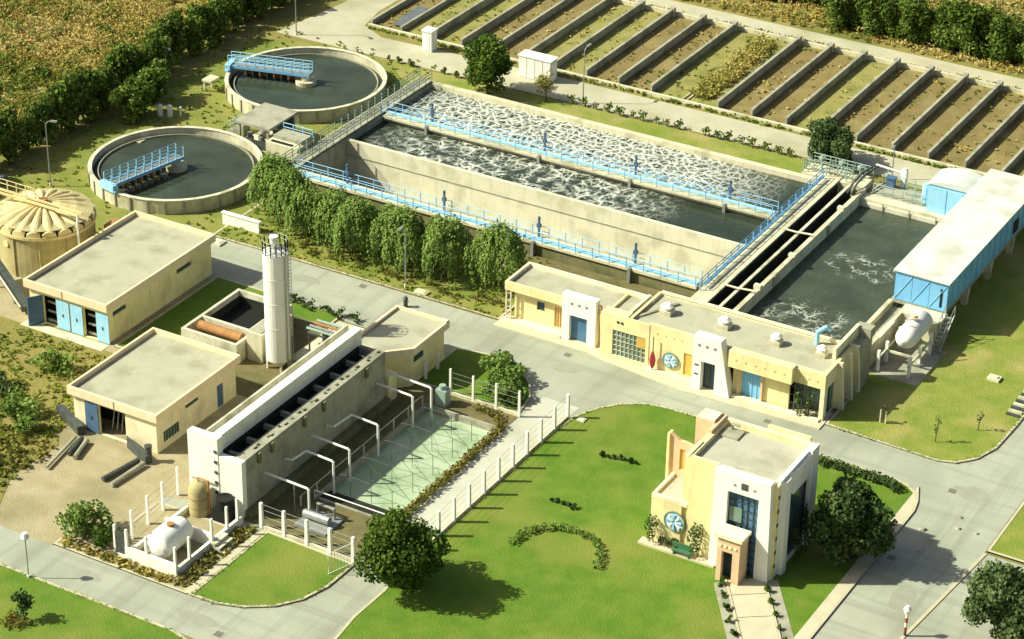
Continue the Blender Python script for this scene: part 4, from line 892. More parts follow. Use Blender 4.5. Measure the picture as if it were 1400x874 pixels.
MB().add(vv,[(i*n+j,i*n+(j+1)%n,(i+1)*n+(j+1)%n,(i+1)*n+j) for i in range(4) for j in range(n)]).build('cloth','red',fl)

# ------------------------------------------------------------------ laboratory building
lab = thing('laboratory_building','tall white and yellow office building with blue glazed portal on the lawn','building',(33,-22,0))
F=-25.4
B(30.3,32.7,F,-25.0,.1,8.7).build('front_wall','yellow',lab); B(29.8,30.3,F+.2,-18.5,.1,8.7).build('side_wall','yellow',lab)
B(30.3,37.7,-18.8,-18.5,.1,8.7).build('back_wall','yellow',lab)
wm=MB(); wall_y(wm,32.7,37.35,-26.0,-25.4,.1,8.95,[(33.85,36.45,.1,7.35)])
for i,(x,y,z) in enumerate(wm.v):
    if x>37.3: wm.v[i]=(x+.25*(1-z/8.95),y-.0,z)
    if x<32.75: wm.v[i]=(x-.1*(1-z/8.95),y,z)
wm.build('portal','white',lab)
cg=B(33.85,36.45,-25.56,-25.5,.1,7.35).build('curtain_wall','blueglass',lab)
mm=MB()
for k in range(6): mm.box(33.83+k*.52,33.87+k*.52,-25.66,-25.56,.1,7.35)
for k in range(11): mm.box(33.85,36.45,-25.64,-25.57,.3+k*.68,.35+k*.68)
mm.build('mullions','darksteel',cg)
B(33.95,35.0,-25.7,-25.66,4.6,5.9).build('screen','greenglass',lab)
B(34.95,35.5,-26.04,-26.0,7.85,8.4).build('emblem_tile','darksteel',lab)
for x in (34.3,35.95): B(x,x+.2,-26.03,-26.0,7.95,8.15).build('tile_inset','steel',lab)
wm=MB(); wall_x(wm,-25.0,-18.5,37.35,37.7,.1,8.7,[(-23.6,-19.6,.6,6.7)]); wm.build('side_wall','white',lab)
B(37.56,37.6,-23.6,-19.6,.6,6.7).build('window','glass',lab)
B(37.35,37.75,-25.4,-25.0,.1,8.7).build('corner_pier','yellow',lab)
for k in range(6): B(37.75,37.8,-25.35,-25.1,1.2+k*1.25,1.5+k*1.25).build('tile_inset','darksteel',lab)
MB().hexa([(37.7,-24.4,.1),(38.1,-24.4,.1),(38.1,-23.6,.1),(37.7,-23.6,.1)],[(37.7,-24.4,8.6),(38.0,-24.4,8.6),(38.0,-23.6,8.6),(37.7,-23.6,8.6)]).build('pylon','white',lab)
MB().hexa([(37.7,-19.8,.1),(38.1,-19.6,.1),(38.1,-18.5,.1),(37.7,-18.5,.1)],[(37.7,-19.8,8.9),(38.0,-19.8,8.9),(38.0,-18.5,8.9),(37.7,-18.5,8.9)]).build('pylon','white',lab)
B(37.7,37.95,-22.9,-19.8,6.7,8.6).build('lintel','white',lab)
B(30.3,37.35,-25.0,-18.8,8.0,8.3).build('roof','roof2',lab)
for b,z,m_ in (((30.31,32.7,-25.4,-25.1),8.95,'yellow'),((29.8,30.1,-25.2,-22.7),8.8,'cream'),((29.8,30.1,-21.3,-18.5),9.0,'pinkstone'),((30.1,37.6,-18.8,-18.5),8.85,'cream'),((33.6,37.2,-18.5,-18.2),9.15,'yellow'),((37.35,37.7,-25.0,-18.8),8.85,'white'),((32.7,37.3,-25.4,-25.1),8.9,'cream')):
    B(*b,8.701,z).build('parapet',m_,lab)
B(28.2,29.8,-20.2,-18.6,.1,9.1).build('stair_tower','pinkstone',lab); B(28.3,29.75,-20.1,-18.7,9.1,9.2).build('tower_cap','cream',lab)
MB().tube([(31.0,-19.4,8.15),(31.0,-19.4,8.9),(31.6,-19.4,8.9)],.12,7).build('roof_pipe','steel',lab); B(30.5,32.0,-20.6,-19.2,8.15,8.45).build('roof_unit','concgrey',lab)
B(33.6,34.2,-24.9,-24.3,8.15,8.45).build('roof_unit','rust',lab)
# low wing
B(27.2,29.8,F,-21.6,.1,4.2).build('wing_wall','yellow',lab)
wg=MB(); wg.box(27.2,30.3,F-.02,F+.25,4.2,4.55); wg.box(27.2,27.45,F+.25,-21.6,4.2,4.55); wg.build('wing_parapet','cream',lab)
B(27.45,29.8,F+.25,-21.9,4.2,4.3).build('wing_roof','roof2',lab)
wm=MB(); wall_y(wm,26.9,29.8,-21.9,-21.6,.1,7.6,[(27.75,28.2,5.0,6.9)])
for i,(x,y,z) in enumerate(wm.v):
    if z>7.5 and x<27: wm.v[i]=(x,y,8.1)
    if z>7.5 and x>29: wm.v[i]=(x,y,7.3)
wm.build('fin_wall','pinkstone',lab); B(27.75,28.2,-21.78,-21.72,5.0,6.9).build('slot_window','amber',lab)
B(26.7,26.9,-22.1,-21.4,.1,8.1).build('fin_edge','yellow',lab)
B(26.6,33.2,F-.9,F,.1,.3).build('plinth','paving',lab)
d2=thing('mosaic_disc','round blue and white mosaic disc on the low wing of the office building','mosaic',(29.3,F-.02,2.7)); disc(d2,29.3,F-.03,2.65,.8)
# kiosk porch
pk=thing('entrance_porch','small pink stone entrance porch in front of the blue glazed portal','porch',(34.9,-27,0))
wm=MB(); wall_y(wm,33.95,35.85,-27.5,-27.2,.1,4.15,[(34.35,35.25,.1,2.9)]); wm.build('front_wall','pinkstone',pk)
B(33.95,34.15,-27.2,-26.0,.1,4.15).build('side_wall','pinkstone',pk); B(35.65,35.85,-27.2,-26.0,.1,4.15).build('side_wall','pinkstone',pk)
B(33.75,36.05,-27.7,-26.0,4.15,4.4).build('roof','cream',pk)
for k in range(4): B(34.1+k*.42,34.32+k*.42,-27.56,-27.5,3.3,3.52).build('tile_inset','cream',pk)
B(34.2,35.6,-26.6,-26.54,.1,2.9).build('door','glass',pk)
# front path slabs and borders
fp=thing('front_path','cream paved path of wide slabs leading to the office entrance','path',(38,-31,0))
dx_,dy_=.56,-.83; cxx,cyy=.81,.586; s0=0.0
def pp_(a,b): return (34.8+dx_*a+cxx*b, -27.1+dy_*a+cyy*b)
for ln_ in (2.1,2.9,4.0,4.0,4.0):
    q=[pp_(s0+.02,0),pp_(s0+ln_-.05,0),pp_(s0+ln_-.05,2.72),pp_(s0+.02,2.72)]; MB().prism(q,.06,.2).build('slab','paving',fp); s0+=ln_
for w0 in (-.2,2.74): MB().prism([pp_(0,w0),pp_(s0,w0),pp_(s0,w0+.18),pp_(0,w0+.18)],.06,.25).build('edging','kerb',fp)
for w0,w1 in ((-1.1,-.22),(2.94,3.9)): MB().prism([pp_(.3,w0),pp_(s0,w0),pp_(s0,w1),pp_(.3,w1)],.06,.15).build('border','concgrey',fp)
bn=thing('garden_bench','green bench against the low wing of the office building','bench',(30.3,-26.1,.3))
B(29.6,31.2,-26.4,-25.95,.62,.72).build('seat','bench',bn); B(29.6,31.2,-25.98,-25.9,.72,1.2).build('backrest','bench',bn)
for x in (29.7,31.0): B(x,x+.1,-26.35,-26.0,.3,.62).build('leg','bench',bn)

# ------------------------------------------------------------------ blue clad building
bb = thing('blue_building','long blue clad building with pale sheet roof raised over the basin edge','building',(32,30,0))
X0,X1,Y0,Y1,Z0,Z1=29.7,34.7,17.9,42.4,2.4,5.35
B(X0+.06,X1-.06,Y0+.06,Y1-.06,Z0,Z1-.05).build('frame','steel',bb)
for k in range(3):
    a=X0+k*(5/3); B(a+.02,a+5/3-.02,Y0,Y0+.06,Z0+.05,Z1-.05).build('wall_panel','blue',bb)
n=16
for k in range(n):
    a=Y0+(Y1-Y0)*k/n; b=Y0+(Y1-Y0)*(k+1)/n
    B(X1-.06,X1+.0,a+.03,b-.03,Z0+.05,Z1-.1).build('wall_panel','blue',bb); B(X0,X0+.06,a+.03,b-.03,Z0+.05,Z1-.1).build('wall_panel','blue',bb)
for k in range(n+1):
    a=Y0+(Y1-Y0)*k/n; B(X1,X1+.07,a-.05,a+.05,Z0,Z1-.1).build('post','blue',bb)
for x in (X0,X0+1.66,X0+3.33): MB().tube([(x+.1,Y0-.03,Z0+.2),(x+1.6,Y0-.03,Z1-.3)],.03,4).build('brace','bluerail',bb)
for k in range(10):
    a=Y0-.2+(Y1-Y0+.4)*k/10; b=Y0-.2+(Y1-Y0+.4)*(k+1)/10
    MB().hexa([(X0-.2,a+.01,Z1),(X1+.2,a+.01,Z1-.08),(X1+.2,b-.01,Z1-.08),(X0-.2,b-.01,Z1)],[(X0-.2,a+.01,Z1+.1),(X1+.2,a+.01,Z1+.02),(X1+.2,b-.01,Z1+.02),(X0-.2,b-.01,Z1+.1)]).build('roof_sheet','metalroof',bb)
B(X1-.62,X1-.4,Y0-.03,Y0,Z0+.4,Z1-.7).build('door_slot','black',bb); B(X1+.0,X1+.08,35.2,36.6,Z0+.4,Z0+1.7).build('opening','black',bb)
B(X0-.25,X0,Y0+.6,Y0+1.1,Z0+1.0,Z0+1.4).build('lamp_bracket','darksteel',bb)
B(X0,X1,Y0,Y1,Z0-.3,Z0).build('floor_slab','concgrey',bb)
for y in (18.5,24.5,30.5,36.5,42.0):
    for x in (X1-.7,): MB().hexa([(x,y-.25,.1),(x+.5,y-.25,.1),(x+.5,y+.25,.1),(x,y+.25,.1)],[(x-.3,y-.3,Z0-.3),(x+.6,y-.3,Z0-.3),(x+.6,y+.3,Z0-.3),(x-.3,y+.3,Z0-.3)]).build('column','concpale',bb)
sb2=thing('blue_shed','small pale blue shed with curved roof joined to the blue building','shed',(26.8,40.5,0))
sx0,sx1,sy0,sy1=24.6,29.45,38.9,42.6
B(sx0,sx1,sy0,sy1,1.06,4.1).build('wall','bluedoor',sb2)
vs=[];n=8
for y in (sy0-.1,sy1+.1): vs+=[(sx0-.1+(sx1-sx0+.2)*i/n,y,4.1+.55*math.sin(math.pi*i/n)) for i in range(n+1)]
q=MB(); q.add(vs,[(i,i+1,n+2+i,n+1+i) for i in range(n)]+[tuple(range(n,-1,-1)),tuple(range(n+1,2*n+2))]); q.build('roof','metalroof',sb2)
for x in (25.0,26.7): B(x,x+1.55,sy0-.05,sy0,1.1,3.8).build('door','bluedoor',sb2)
B(28.45,28.6,sy0-.08,sy0,1.1,4.0).build('pilaster','bluerail',sb2)
# concrete channel and stairs in front of the blue building
cc=thing('outlet_channel','pale concrete outlet channel between the basin and the white drum','channel',(30.4,12.5,0))
B(29.3,29.7,7.6,17.8,.1,2.35).build('wall','conc',cc); B(31.0,31.35,8.0,17.8,.1,2.35).build('wall','conc',cc); B(29.7,31.0,7.6,17.8,.1,1.7).build('bed','concgrey',cc)
B(31.35,35.0,16.0,17.8,.1,2.35).build('wall','concpale',cc); B(31.0,31.5,10.5,14,2.35,2.42).build('cover','concpale',cc)
sr_=thing('metal_stairs','grey metal stairs up to the front of the blue building','stairs',(35.4,16.4,0))
for k in range(9): B(34.9,35.7,14.4+k*.36,14.72+k*.36,.12+k*.26,.2+k*.26).build('tread','steel',sr_)
for x in (34.88,35.72): MB().tube([(x,14.3,.15),(x,17.6,2.5)],.07,5).build('stringer','steel',sr_); rail(MB(),[(x,14.3,.2),(x,17.6,2.5)],1.0,1.1,.035,()).build('railing','steel',sr_)
# white drum on posts
wd=thing('white_drum','white horizontal drum with rounded end on tall white posts','tank',(33.6,12.5,0))
prof=[(0,10.4),(.4,10.5),(.75,10.8),(.95,11.2),(1.0,11.6),(1.0,15.2),(0,15.5)]; n=20; vv=[];q=MB()
for rr,y in prof: vv+=[(33.6+rr*math.cos(2*math.pi*i/n),y,2.6+rr*math.sin(2*math.pi*i/n)) for i in range(n)]
q.add(vv,[(i*n+j,i*n+(j+1)%n,(i+1)*n+(j+1)%n,(i+1)*n+j) for i in range(len(prof)-1) for j in range(n)]); q.build('shell','white',wd,smooth=True)
for x,y in ((32.2,8.7),(32.2,10.6),(32.2,13.6),(35.0,9.0),(35.0,11.4),(35.0,14.0)): B(x-.13,x+.13,y-.13,y+.13,.1,2.2).build('post','white',wd)
for x in (32.2,35.0): B(x-.08,x+.08,8.6,14.2,1.35,1.55).build('beam','concpale',wd)
for y in (10.6,13.6): B(32.3,34.9,y-.08,y+.08,1.2,1.4).build('beam','concpale',wd)
MB().cyl(33.6,13.0,3.8,4.2,.3,12).build('manhole','concpale',wd)
MB().tube([(33.3,11.6,3.85),(33.3,11.6,4.2),(34.2,12.4,4.2)],.07,6).build('pipe','pinkstone',wd)
struct(B(31.6,36.2,8.0,15.2,.1,.14).build('drum_slab','concgrey'))
# ------------------------------------------------------------------ vegetation
def place(proto, spots, labels=None):
    """first spot moves the prototype, the others are copies (spots: x, y, z, scale, rz)"""
    for i,(x,y,z,s,rz) in enumerate(spots):
        o = proto if i==0 else copy_tree(proto)
        o.location=(x,y,z); o.rotation_euler=(0,0,rz); o.scale=(s,s,s) if not hasattr(s,'__len__') else s
        if labels: o['label']=labels[i]
def weeping_mesh(seed, r=2.55, h=6.0):
    g=np.random.default_rng(seed); P=[];T=[]
    for k in range(760):
        a=g.uniform(0,2*math.pi); rr=r*math.sqrt(g.uniform(.02,1)); x,y=rr*math.cos(a),rr*math.sin(a)
        lob=1+.16*math.sin(3*a+seed)+.1*math.sin(7*a+2*seed)
        x*=lob;y*=lob
        top=h*(1-.46*(rr/r)**2.8)+g.normal()*.28; ln=g.uniform(.7,2.9)*(.45+.75*rr/r); t=g.uniform(.15,.9)
        m_=int(ln/.26)
        zs=top-np.arange(m_)*.26; zs=zs[zs>.35]
        P.append(np.stack([x*(1+.05*np.sin(np.arange(len(zs))*.5))+g.normal(size=len(zs))*.07,y+g.normal(size=len(zs))*.07,zs],1)); T.append(np.clip(t+g.normal(size=len(zs))*.1-.0*zs,0,1))
    P=np.concatenate(P);T=np.concatenate(T)
    N=P-np.array([0,0,h*.5]); N[:,2]*=.6; N/=np.linalg.norm(N,axis=1)[:,None]; N+=RNG.normal(size=N.shape)*.6+np.array([-.35,-.2,.25]); N/=np.linalg.norm(N,axis=1)[:,None]
    return leafmesh('crown',P,N,RNG.uniform(.055,.115,len(P)),T,'leafwillow',long=1.5,up=(0,0,1))
wp=[(-30.6,6.3,1.0),(-27.9,4.6,.98),(-25.0,3.9,.86),(-21.9,3.6,.92),(-19.0,3.2,.94),(-13.9,3.0,1.0),(-9.4,3.7,1.0),(-4.2,4.6,1.02),(-16.3,5.0,.8)]
wl=['leftmost weeping tree, nearest the footbridge and white wall','second weeping tree from the footbridge end','third and smallest weeping tree from the footbridge end','fourth weeping tree from the footbridge end of the row','fifth weeping tree from the footbridge end of the row','full weeping tree behind the street lamp','sixth weeping tree, standing apart right of the street lamp','rightmost weeping tree, shading the corner of the long building','small weeping tree half hidden behind the lamp trees']
for i,(x,y,s) in enumerate(wp):
    t=thing('weeping_tree',wl[i],'tree',(0,0,0),'weeping trees in front of the aeration basin')
    trunk_mb(2.6,.2,(.15,.1),5,1.3,5.0,i).build('trunk','bark',t)
    link('crown',weeping_mesh(i*3+1),t); t.location=(x,y,.1); t.scale=(s,s,s)
tree('round_tree','large round dark green tree at the lane corner casting a broad shadow','tree',(13.8,-41.0,.1),3.4,6.0,.5,46,'leaf',300,.12,3,trunk=(2.0,.24))
tree('broad_tree','dark glossy tree beside the right wall of the office building','tree',(41.7,-19.6,.1),3.2,6.2,.7,44,'leafdark',260,.13,5,trunk=(2.2,.22))
tree('broad_tree','dark tree cut by the right edge in the lower right corner','tree',(55.9,-23.2,.02),3.2,5.6,.6,36,'leafdark',260,.13,6,trunk=(2.0,.2))
tree('round_tree','dense dark tree beside the white container on the gravel track','tree',(-27.6,42.3,.08),2.9,5.6,.7,36,'leaf',260,.13,8,trunk=(1.7,.2))
tree('young_tree','thin yellowish young tree right of the white container','tree',(-21.2,43.9,.08),1.4,2.9,.6,14,'leafyellow',90,.12,9,trunk=(1.2,.08))
tree('round_tree','dark bushy tree behind the channel head platform','tree',(11.6,46.0,.02),2.75,4.8,.2,34,'leafdark',260,.125,10,trunk=(1.2,.16))
tree('bushy_tree','bushy olive tree inside the hedge line left of the white posts','tree',(-56.2,17.0,.03),2.6,4.2,.2,30,'leafhedge',140,.17,11,trunk=(1.3,.16))
tree('bushy_tree','smaller olive tree behind the near clarifier beside the hedge','tree',(-57.2,21.5,.03),2.2,3.9,.2,24,'leafhedge',140,.17,12,trunk=(1.2,.14))
tree('young_tree','small dark conical sapling on the lower left lawn','tree',(-7.8,-59.0,.12),.85,2.6,.25,14,'leafdark',200,.10,13,trunk=(.9,.06))
shrub('bush','large yellowish green bush at the road junction, far one','bush',(4.9,-9.6,.1),2.2,1.9,18,'leafwillow',170,.13,14)
shrub('bush','large yellowish green bush at the road junction, near one by the white posts','bush',(6.5,-12.6,.1),2.0,1.7,16,'leafwillow',170,.13,15)
shrub('bush','leafy olive bush left of the white tank enclosure','bush',(-11.0,-47.8,.1),1.8,2.8,14,'leafwillow',180,.12,16)
shrub('bush','dark clipped green bush against the enclosure gate','bush',(-8.9,-48.3,.1),1.4,1.9,12,'leaf',200,.11,17)
# hedge trees on the left boundary
def hedgetree(seed,r,h,material='leafhedge',name='hedge_tree',label='',group=None):
    t=thing(name,label,'tree',(0,0,0),group)
    MB().tube([(0,0,-.1),(0.05,0,h*.5),(0,.05,h*.8)],.14,6,.05).build('trunk','bark',t)
    g=np.random.default_rng(seed); bl=[]
    for k in range(20):
        z=g.uniform(.05,.95); rr=r*(.95-.55*z)*g.uniform(.3,.95); a=g.uniform(0,6.28); q=r*g.uniform(.28,.5)
        bl.append(((rr*math.cos(a),rr*math.sin(a),.2+z*(h-.5)),(q,q,q*g.uniform(1.0,1.7))))
    link('crown',leafmesh('crown',*blobs_leaves(bl,220,.14),material),t); return t
HL='dark hedge tree in the dense boundary row along the left scrubland'
pr=[hedgetree(40+i,1.6,4.3+.4*i,'leafhedge','hedge_tree',HL,'hedge trees on the left boundary') for i in range(3)]
sp=[]; y=-14.0; g=random.Random(3)
while y<66: sp.append((-60.8+g.uniform(-.6,.6)-(1.0 if y>30 else 0),y,0,g.uniform(.85,1.2),g.uniform(0,6))); y+=g.uniform(1.7,2.3)
for i in range(3): place(pr[i],sp[i::3])
HF='dark hedge tree in the row beyond the perimeter track at upper right'
pr=[hedgetree(60+i,2.1,4.6+.4*i,'leafhedge','hedge_tree',HF,'hedge trees beyond the perimeter track') for i in range(2)]
sp=[(x+g.uniform(-.5,.5),80.6+abs(math.sin(x))*1.2+max(0,(x-8))*.06,0,g.uniform(.85,1.15),g.uniform(0,6)) for x in np.arange(-3,26,1.9)]
sp+=[(x,86+g.uniform(-1.5,1.5),0,g.uniform(.9,1.3),g.uniform(0,6)) for x in (-13,-11,-9,-7,-5,-3)]
for i in range(2): place(pr[i],sp[i::2])
# scrub and rough grass as one mass each
def tufts(name,label,cat,n,area,hrange,material,size,keep=None,seed=1,clump=9,spread=.45):
    g=np.random.default_rng(seed); x=g.uniform(area[0],area[1],n); y=g.uniform(area[2],area[3],n)
    if keep is not None: k=keep(x,y); x,y=x[k],y[k]
    n=len(x); h=g.uniform(*hrange,n)*(.6+.8*g.random(n)); t=np.clip(.5+.28*np.sin(x*.21+1.3*np.sin(y*.13))+.2*np.sin(y*.33+x*.1)+g.normal(size=n)*.2,0,1)
    P=np.repeat(np.stack([x,y,np.zeros(n)],1),clump,0); hh=np.repeat(h,clump)
    P+=g.normal(size=P.shape)*np.array([spread,spread,0])*hh[:,None]; P[:,2]=.08+hh*g.random(len(P))**.8
    N=g.normal(size=P.shape)*.7+np.array([0,0,.6]); N/=np.linalg.norm(N,axis=1)[:,None]
    o=bpy.data.objects.new(name,leafmesh(name,P,N,size*g.uniform(.6,1.4,len(P)),np.repeat(t,clump)+g.normal(size=len(P))*.1,material,1.5)); COL.objects.link(o)
    tag(o,label,cat); stuff(o); return o
tufts('scrub','ochre and olive scrub covering the field at upper left','scrub',19000,(-106,-62.5,-12,80),(.22,.75),'leafscrub',.085,seed=2,clump=14)
tufts('scrub','dark green scrub clumps dotted over the ochre field at upper left','scrub',420,(-110,-63.5,-12,85),(.5,1.3),'leafhedge',.13,seed=22,clump=34,spread=.5)
tufts('rough_grass','yellow rough grass beyond the perimeter track at upper right','grass',7000,(-30,40,78.2,112),(.2,.55),'leafscrub',.09,seed=3,clump=9)
tufts('weeds','green weeds on the rough ground left of the cream building','weeds',1700,(-46,-22.5,-48,-24.5),(.1,.4),'leafgrass',.075,keep=lambda x,y:(np.hypot(x+30,y+32)<9.5)&~((x>-39)&(y>-24.6)),seed=4)
tufts('verge_grass','dry grass tufts around the clarifiers and along the hedge','grass',700,(-59,-34.5,-7,46),(.05,.18),'leafgrass',.09,keep=lambda x,y:(np.hypot(x+43.9,y-8)>8.9)&(np.hypot(x+44.6,y-32.6)>8.9)&~((x>-43.4)&(x<-37.8)&(y>15.5)&(y<22.8))&~((x>-49.5)&(y<-7))&~((x>-38.8)&(x<-34)&(y>15.5)&(y<19.3))&~((np.hypot(x+43.6,y+12.6)<5.5)),seed=5,clump=6)
tufts('verge_grass','dry grass tufts under the weeping trees along the road','grass',900,(-32.5,-1.2,-.5,11.5),(.08,.3),'leafgrass',.09,seed=6,clump=6)
tufts('track_weeds','weeds along the edges of the drying beds','weeds',330,(-49,28,50.9,51.4),(.06,.28),'leafgrass',.09,seed=7,clump=6)
tufts('track_weeds','weeds along the far edge of the drying beds by the perimeter track','weeds',600,(-32,28,73.75,74.2),(.1,.4),'leafscrub',.09,seed=8,clump=6)
tufts('yellow_reeds','tall yellow reeds overgrowing one drying bed in the middle','reeds',380,(WX[10]-.2,WX[10]+2.3,53.2,72.0),(.35,1.0),'leafyellow',.09,seed=9,clump=14,spread=.35)
tufts('bed_weeds','sparse weeds growing over the drying bed surfaces','weeds',900,(WX[0],WX[-1],52.3,72.7),(.08,.26),'leafscrub',.10,seed=10,clump=5,keep=lambda x,y:np.abs((x-WX[0]+2.0)%4.03-2.0)>.35)
tufts('bed_plants','low plants and rubble in the strip beside the white enclosure','plants',170,(-1.1,.1,-49.5,-40.5),(.1,.35),'leafbrown',.09,seed=12,clump=7)
tufts('bed_plants','dry plants along the kerb in front of the white enclosure','plants',140,(-12,-1.5,-49.9,-49.0),(.1,.35),'leafscrub',.09,seed=13,clump=7)
tufts('yard_weeds','brown weeds by the pipes left of the ramp','weeds',260,(-30,-21,-47,-38.5),(.15,.45),'leafbrown',.11,seed=14,clump=8)
def edge_tufts(label,line,n,seed,material='leafgrass'):
    g=np.random.default_rng(seed); P=np.array(line,float); d=np.diff(P,axis=0); L=np.hypot(d[:,0],d[:,1]); c=np.concatenate([[0],np.cumsum(L)]); s=g.uniform(0,c[-1],n); k=np.clip(np.searchsorted(c,s)-1,0,len(L)-1); u=(s-c[k])/L[k]
    q=P[k]+d[k]*u[:,None]; nn=np.stack([-d[k][:,1],d[k][:,0]],1)/L[k][:,None]; q+=nn*g.normal(size=(n,1))*.09
    X=np.repeat(np.concatenate([q,np.full((n,1),.13)],1),5,0)+g.normal(size=(n*5,3))*np.array([.07,.07,0]); X[:,2]+=g.random(n*5)*.07
    N=g.normal(size=X.shape)*.6+np.array([0,0,.7]); N/=np.linalg.norm(N,axis=1)[:,None]
    o=bpy.data.objects.new('edge_grass',leafmesh('edge_grass',X,N,g.uniform(.02,.05,n*5),np.repeat(g.uniform(0,.8,n),5),material)); COL.objects.link(o); tag(o,label,'grass'); stuff(o)
edge_tufts('ragged grass along the kerb of the big lawn',[(12.9,-40),(12.9,-14.6),(13.35,-11.7),(14.25,-9.8),(15.5,-8.35),(17.1,-7.25),(18.8,-6.8),(22,-6.7),(33.7,-6.9),(40.2,-7.0)],420,101)
edge_tufts('ragged grass along the kerb of the right lawn',[(32,-2.0),(42.2,-2.35),(43.6,-1.85),(44.85,-.4),(45.65,2.0),(45.85,6.4),(45.85,12)],200,102)
edge_tufts('ragged grass along the kerb of the lower left lawn',[(-30,-54.45),(2.5,-54.45),(5.1,-55.15),(6.9,-56.7)],240,103)
edge_tufts('ragged grass around the small lawn by the pool fence',[(.95,-40),(.95,-50),(3.2,-49.9),(5.25,-49.2),(7.1,-47.9),(8.4,-46.1),(9.05,-43.8),(9.15,-40.2)],190,104)
edge_tufts('dry grass along the kerb of the main road',[(-33,-.75),(-.9,-.55)],420,105,'leafscrub')
# shrub rows
def shrubrow(label,pts,r,h,material,group,seed,jit=.15):
    s=shrub('small_shrub',label,'shrub',(0,0,0),r,h,5,material,220,.09,seed,group); g=random.Random(seed)
    words=['first','second','third','fourth','fifth','sixth','seventh','eighth','ninth','tenth','eleventh','twelfth','thirteenth','fourteenth','fifteenth','sixteenth','seventeenth','eighteenth','nineteenth']
    labs=[words[i]+' '+label+', from the left' for i in range(len(pts))]
    place(s,[(x+g.uniform(-jit,jit),y+g.uniform(-jit,jit),z,g.uniform(.8,1.25),g.uniform(0,6)) for x,y,z in pts],labs)
shrubrow('small dark shrub in the row between gravel track and basin lawn',[(-18.4+i*1.42,45.15+.012*i,.08) for i in range(19) if i not in (10,)],.6,.95,'leaf','shrubs along the gravel track',21)
shrubrow('small dark shrub behind the far clarifier beside the gravel track',[(-41.8,44.6,.05),(-40.3,44.5,.05),(-38.9,44.4,.05),(-34.4,44.3,.05),(-32.8,44.3,.05)],.5,.8,'leaf','shrubs behind the far clarifier',22)
shrubrow('small dark shrub in the road edge row behind the silo',[(-19.2+i*.95,-7.9,.1) for i in range(9)],.5,.8,'leafdark','shrubs at the road edge behind the silo',23)
shrubrow('low brown green shrub at the foot of the weeping trees',[(-25.5+i*1.75,1.2+.5*math.sin(i*2.2),.12) for i in range(14)],.6,.6,'leafbrown','shrubs under the weeping trees',24,.3)
shrubrow('tiny shrub in the upper short planted row on the big lawn',[(18.1+i*.6,-16.5+.1*i,.12) for i in range(6)],.24,.35,'leafdark','upper planted row on the lawn',25,.08)
shrubrow('tiny shrub in the lower short planted row on the big lawn',[(17.9+i*.5,-24.5,.12) for i in range(5)],.2,.3,'leafdark','lower planted row on the lawn',26,.08)
shrubrow('small shrub along the left edge of the office path',[(34.9+i*.9-.25,-28.0-i*1.35,.14) for i in range(6)],.26,.55,'leaf','shrubs left of the office path',27,.1)
shrubrow('small shrub along the right edge of the office path',[(38.3+i*.9,-26.9-i*1.35,.14) for i in range(6)],.3,.55,'leaf','shrubs right of the office path',28,.1)
shrubrow('dark climbing plant on the recessed screen of the long building',[(29.3,-1.9,.13),(30.2,-1.9,.13)],.4,2.6,'leafdark','climbers on the long building',29,.02)
shrubrow('dark climbing plant on the front of the office low wing',[(27.7,-25.75,.3),(31.6,-25.75,.3)],.75,3.3,'leafdark','climbers on the office wing',30,.02)
shrubrow('low planting under the round mosaic on the office wing',[(28.4,-25.8,.3),(29.1,-25.8,.3),(29.8,-25.8,.3)],.5,.9,'leafdark','plants under the office mosaic',31,.03)
shrubrow('dark ivy clump on the right side of the office building',[(38.3,-22.2,.12),(38.3,-21.2,.12),(38.3,-20.4,.12)],.45,3.6,'leafdark','ivy on the office side',32,.05)
def hedge(label,pts,w,h,material,seed,z=.12):
    t=thing('hedge',label,'hedge',(pts[0][0],pts[0][1],z)); g=np.random.default_rng(seed); bl=[]; mb=MB()
    for a,b in zip(pts[:-1],pts[1:]):
        L=math.dist(a,b); n=max(1,int(L/.4))
        for i in range(n):
            u=i/n; x=a[0]+(b[0]-a[0])*u-pts[0][0]; y=a[1]+(b[1]-a[1])*u-pts[0][1]
            bl.append(((x+g.normal()*.06,y+g.normal()*.06,h*.5),(w*.55*g.uniform(.85,1.15),w*.55*g.uniform(.85,1.15),h*.55*g.uniform(.85,1.15))))
            if i%2==0: mb.tube([(x+pts[0][0],y+pts[0][1],z-.05),(x+pts[0][0],y+pts[0][1],z+h*.6)],.03,4)
    mb.build('stems','bark',t)
    link('foliage',leafmesh('foliage',*blobs_leaves(bl,300,.085),material),t)
hedge('crescent shaped clipped hedge on the big lawn',[(18.2,-31.6),(18.4,-30.2),(19.0,-28.9),(20.2,-27.9),(21.8,-27.5),(23.3,-27.8),(24.5,-28.7),(25.2,-30.0),(25.4,-31.5)],.6,.6,'leafwillow',71)
hedge('low clipped hedge along the road behind the office building',[(33.6,-7.9),(37.4,-8.0),(40.2,-8.1),(41.6,-8.8)],1.0,.7,'leafdark',72)
hedge('brown dry hedge strip along the lane side of the green pool',[(9.0,-33.6),(8.95,-25),(8.9,-17.2),(7.6,-15.6),(5.0,-15.4)],.8,.55,'leafbrown',73)
for i,(x,y,r,h,lb) in enumerate(((-27.6,-36.6,1.9,2.4,'tall green weed bush at the left edge beside the yard'),(-24.9,-38.2,1.5,1.9,'green weed bush beside the ramp pipes'),(-29.2,-29.2,1.7,2.0,'light green weed clump before the larger yellow building'),(-30.9,-34.2,1.6,1.5,'dark weed clump on the rough ground at the left edge'))):
    shrub('weed_bush',lb,'bush',(x,y,.05),r,h,12,'leafwillow' if i!=3 else 'leafdark',130,.13,80+i)
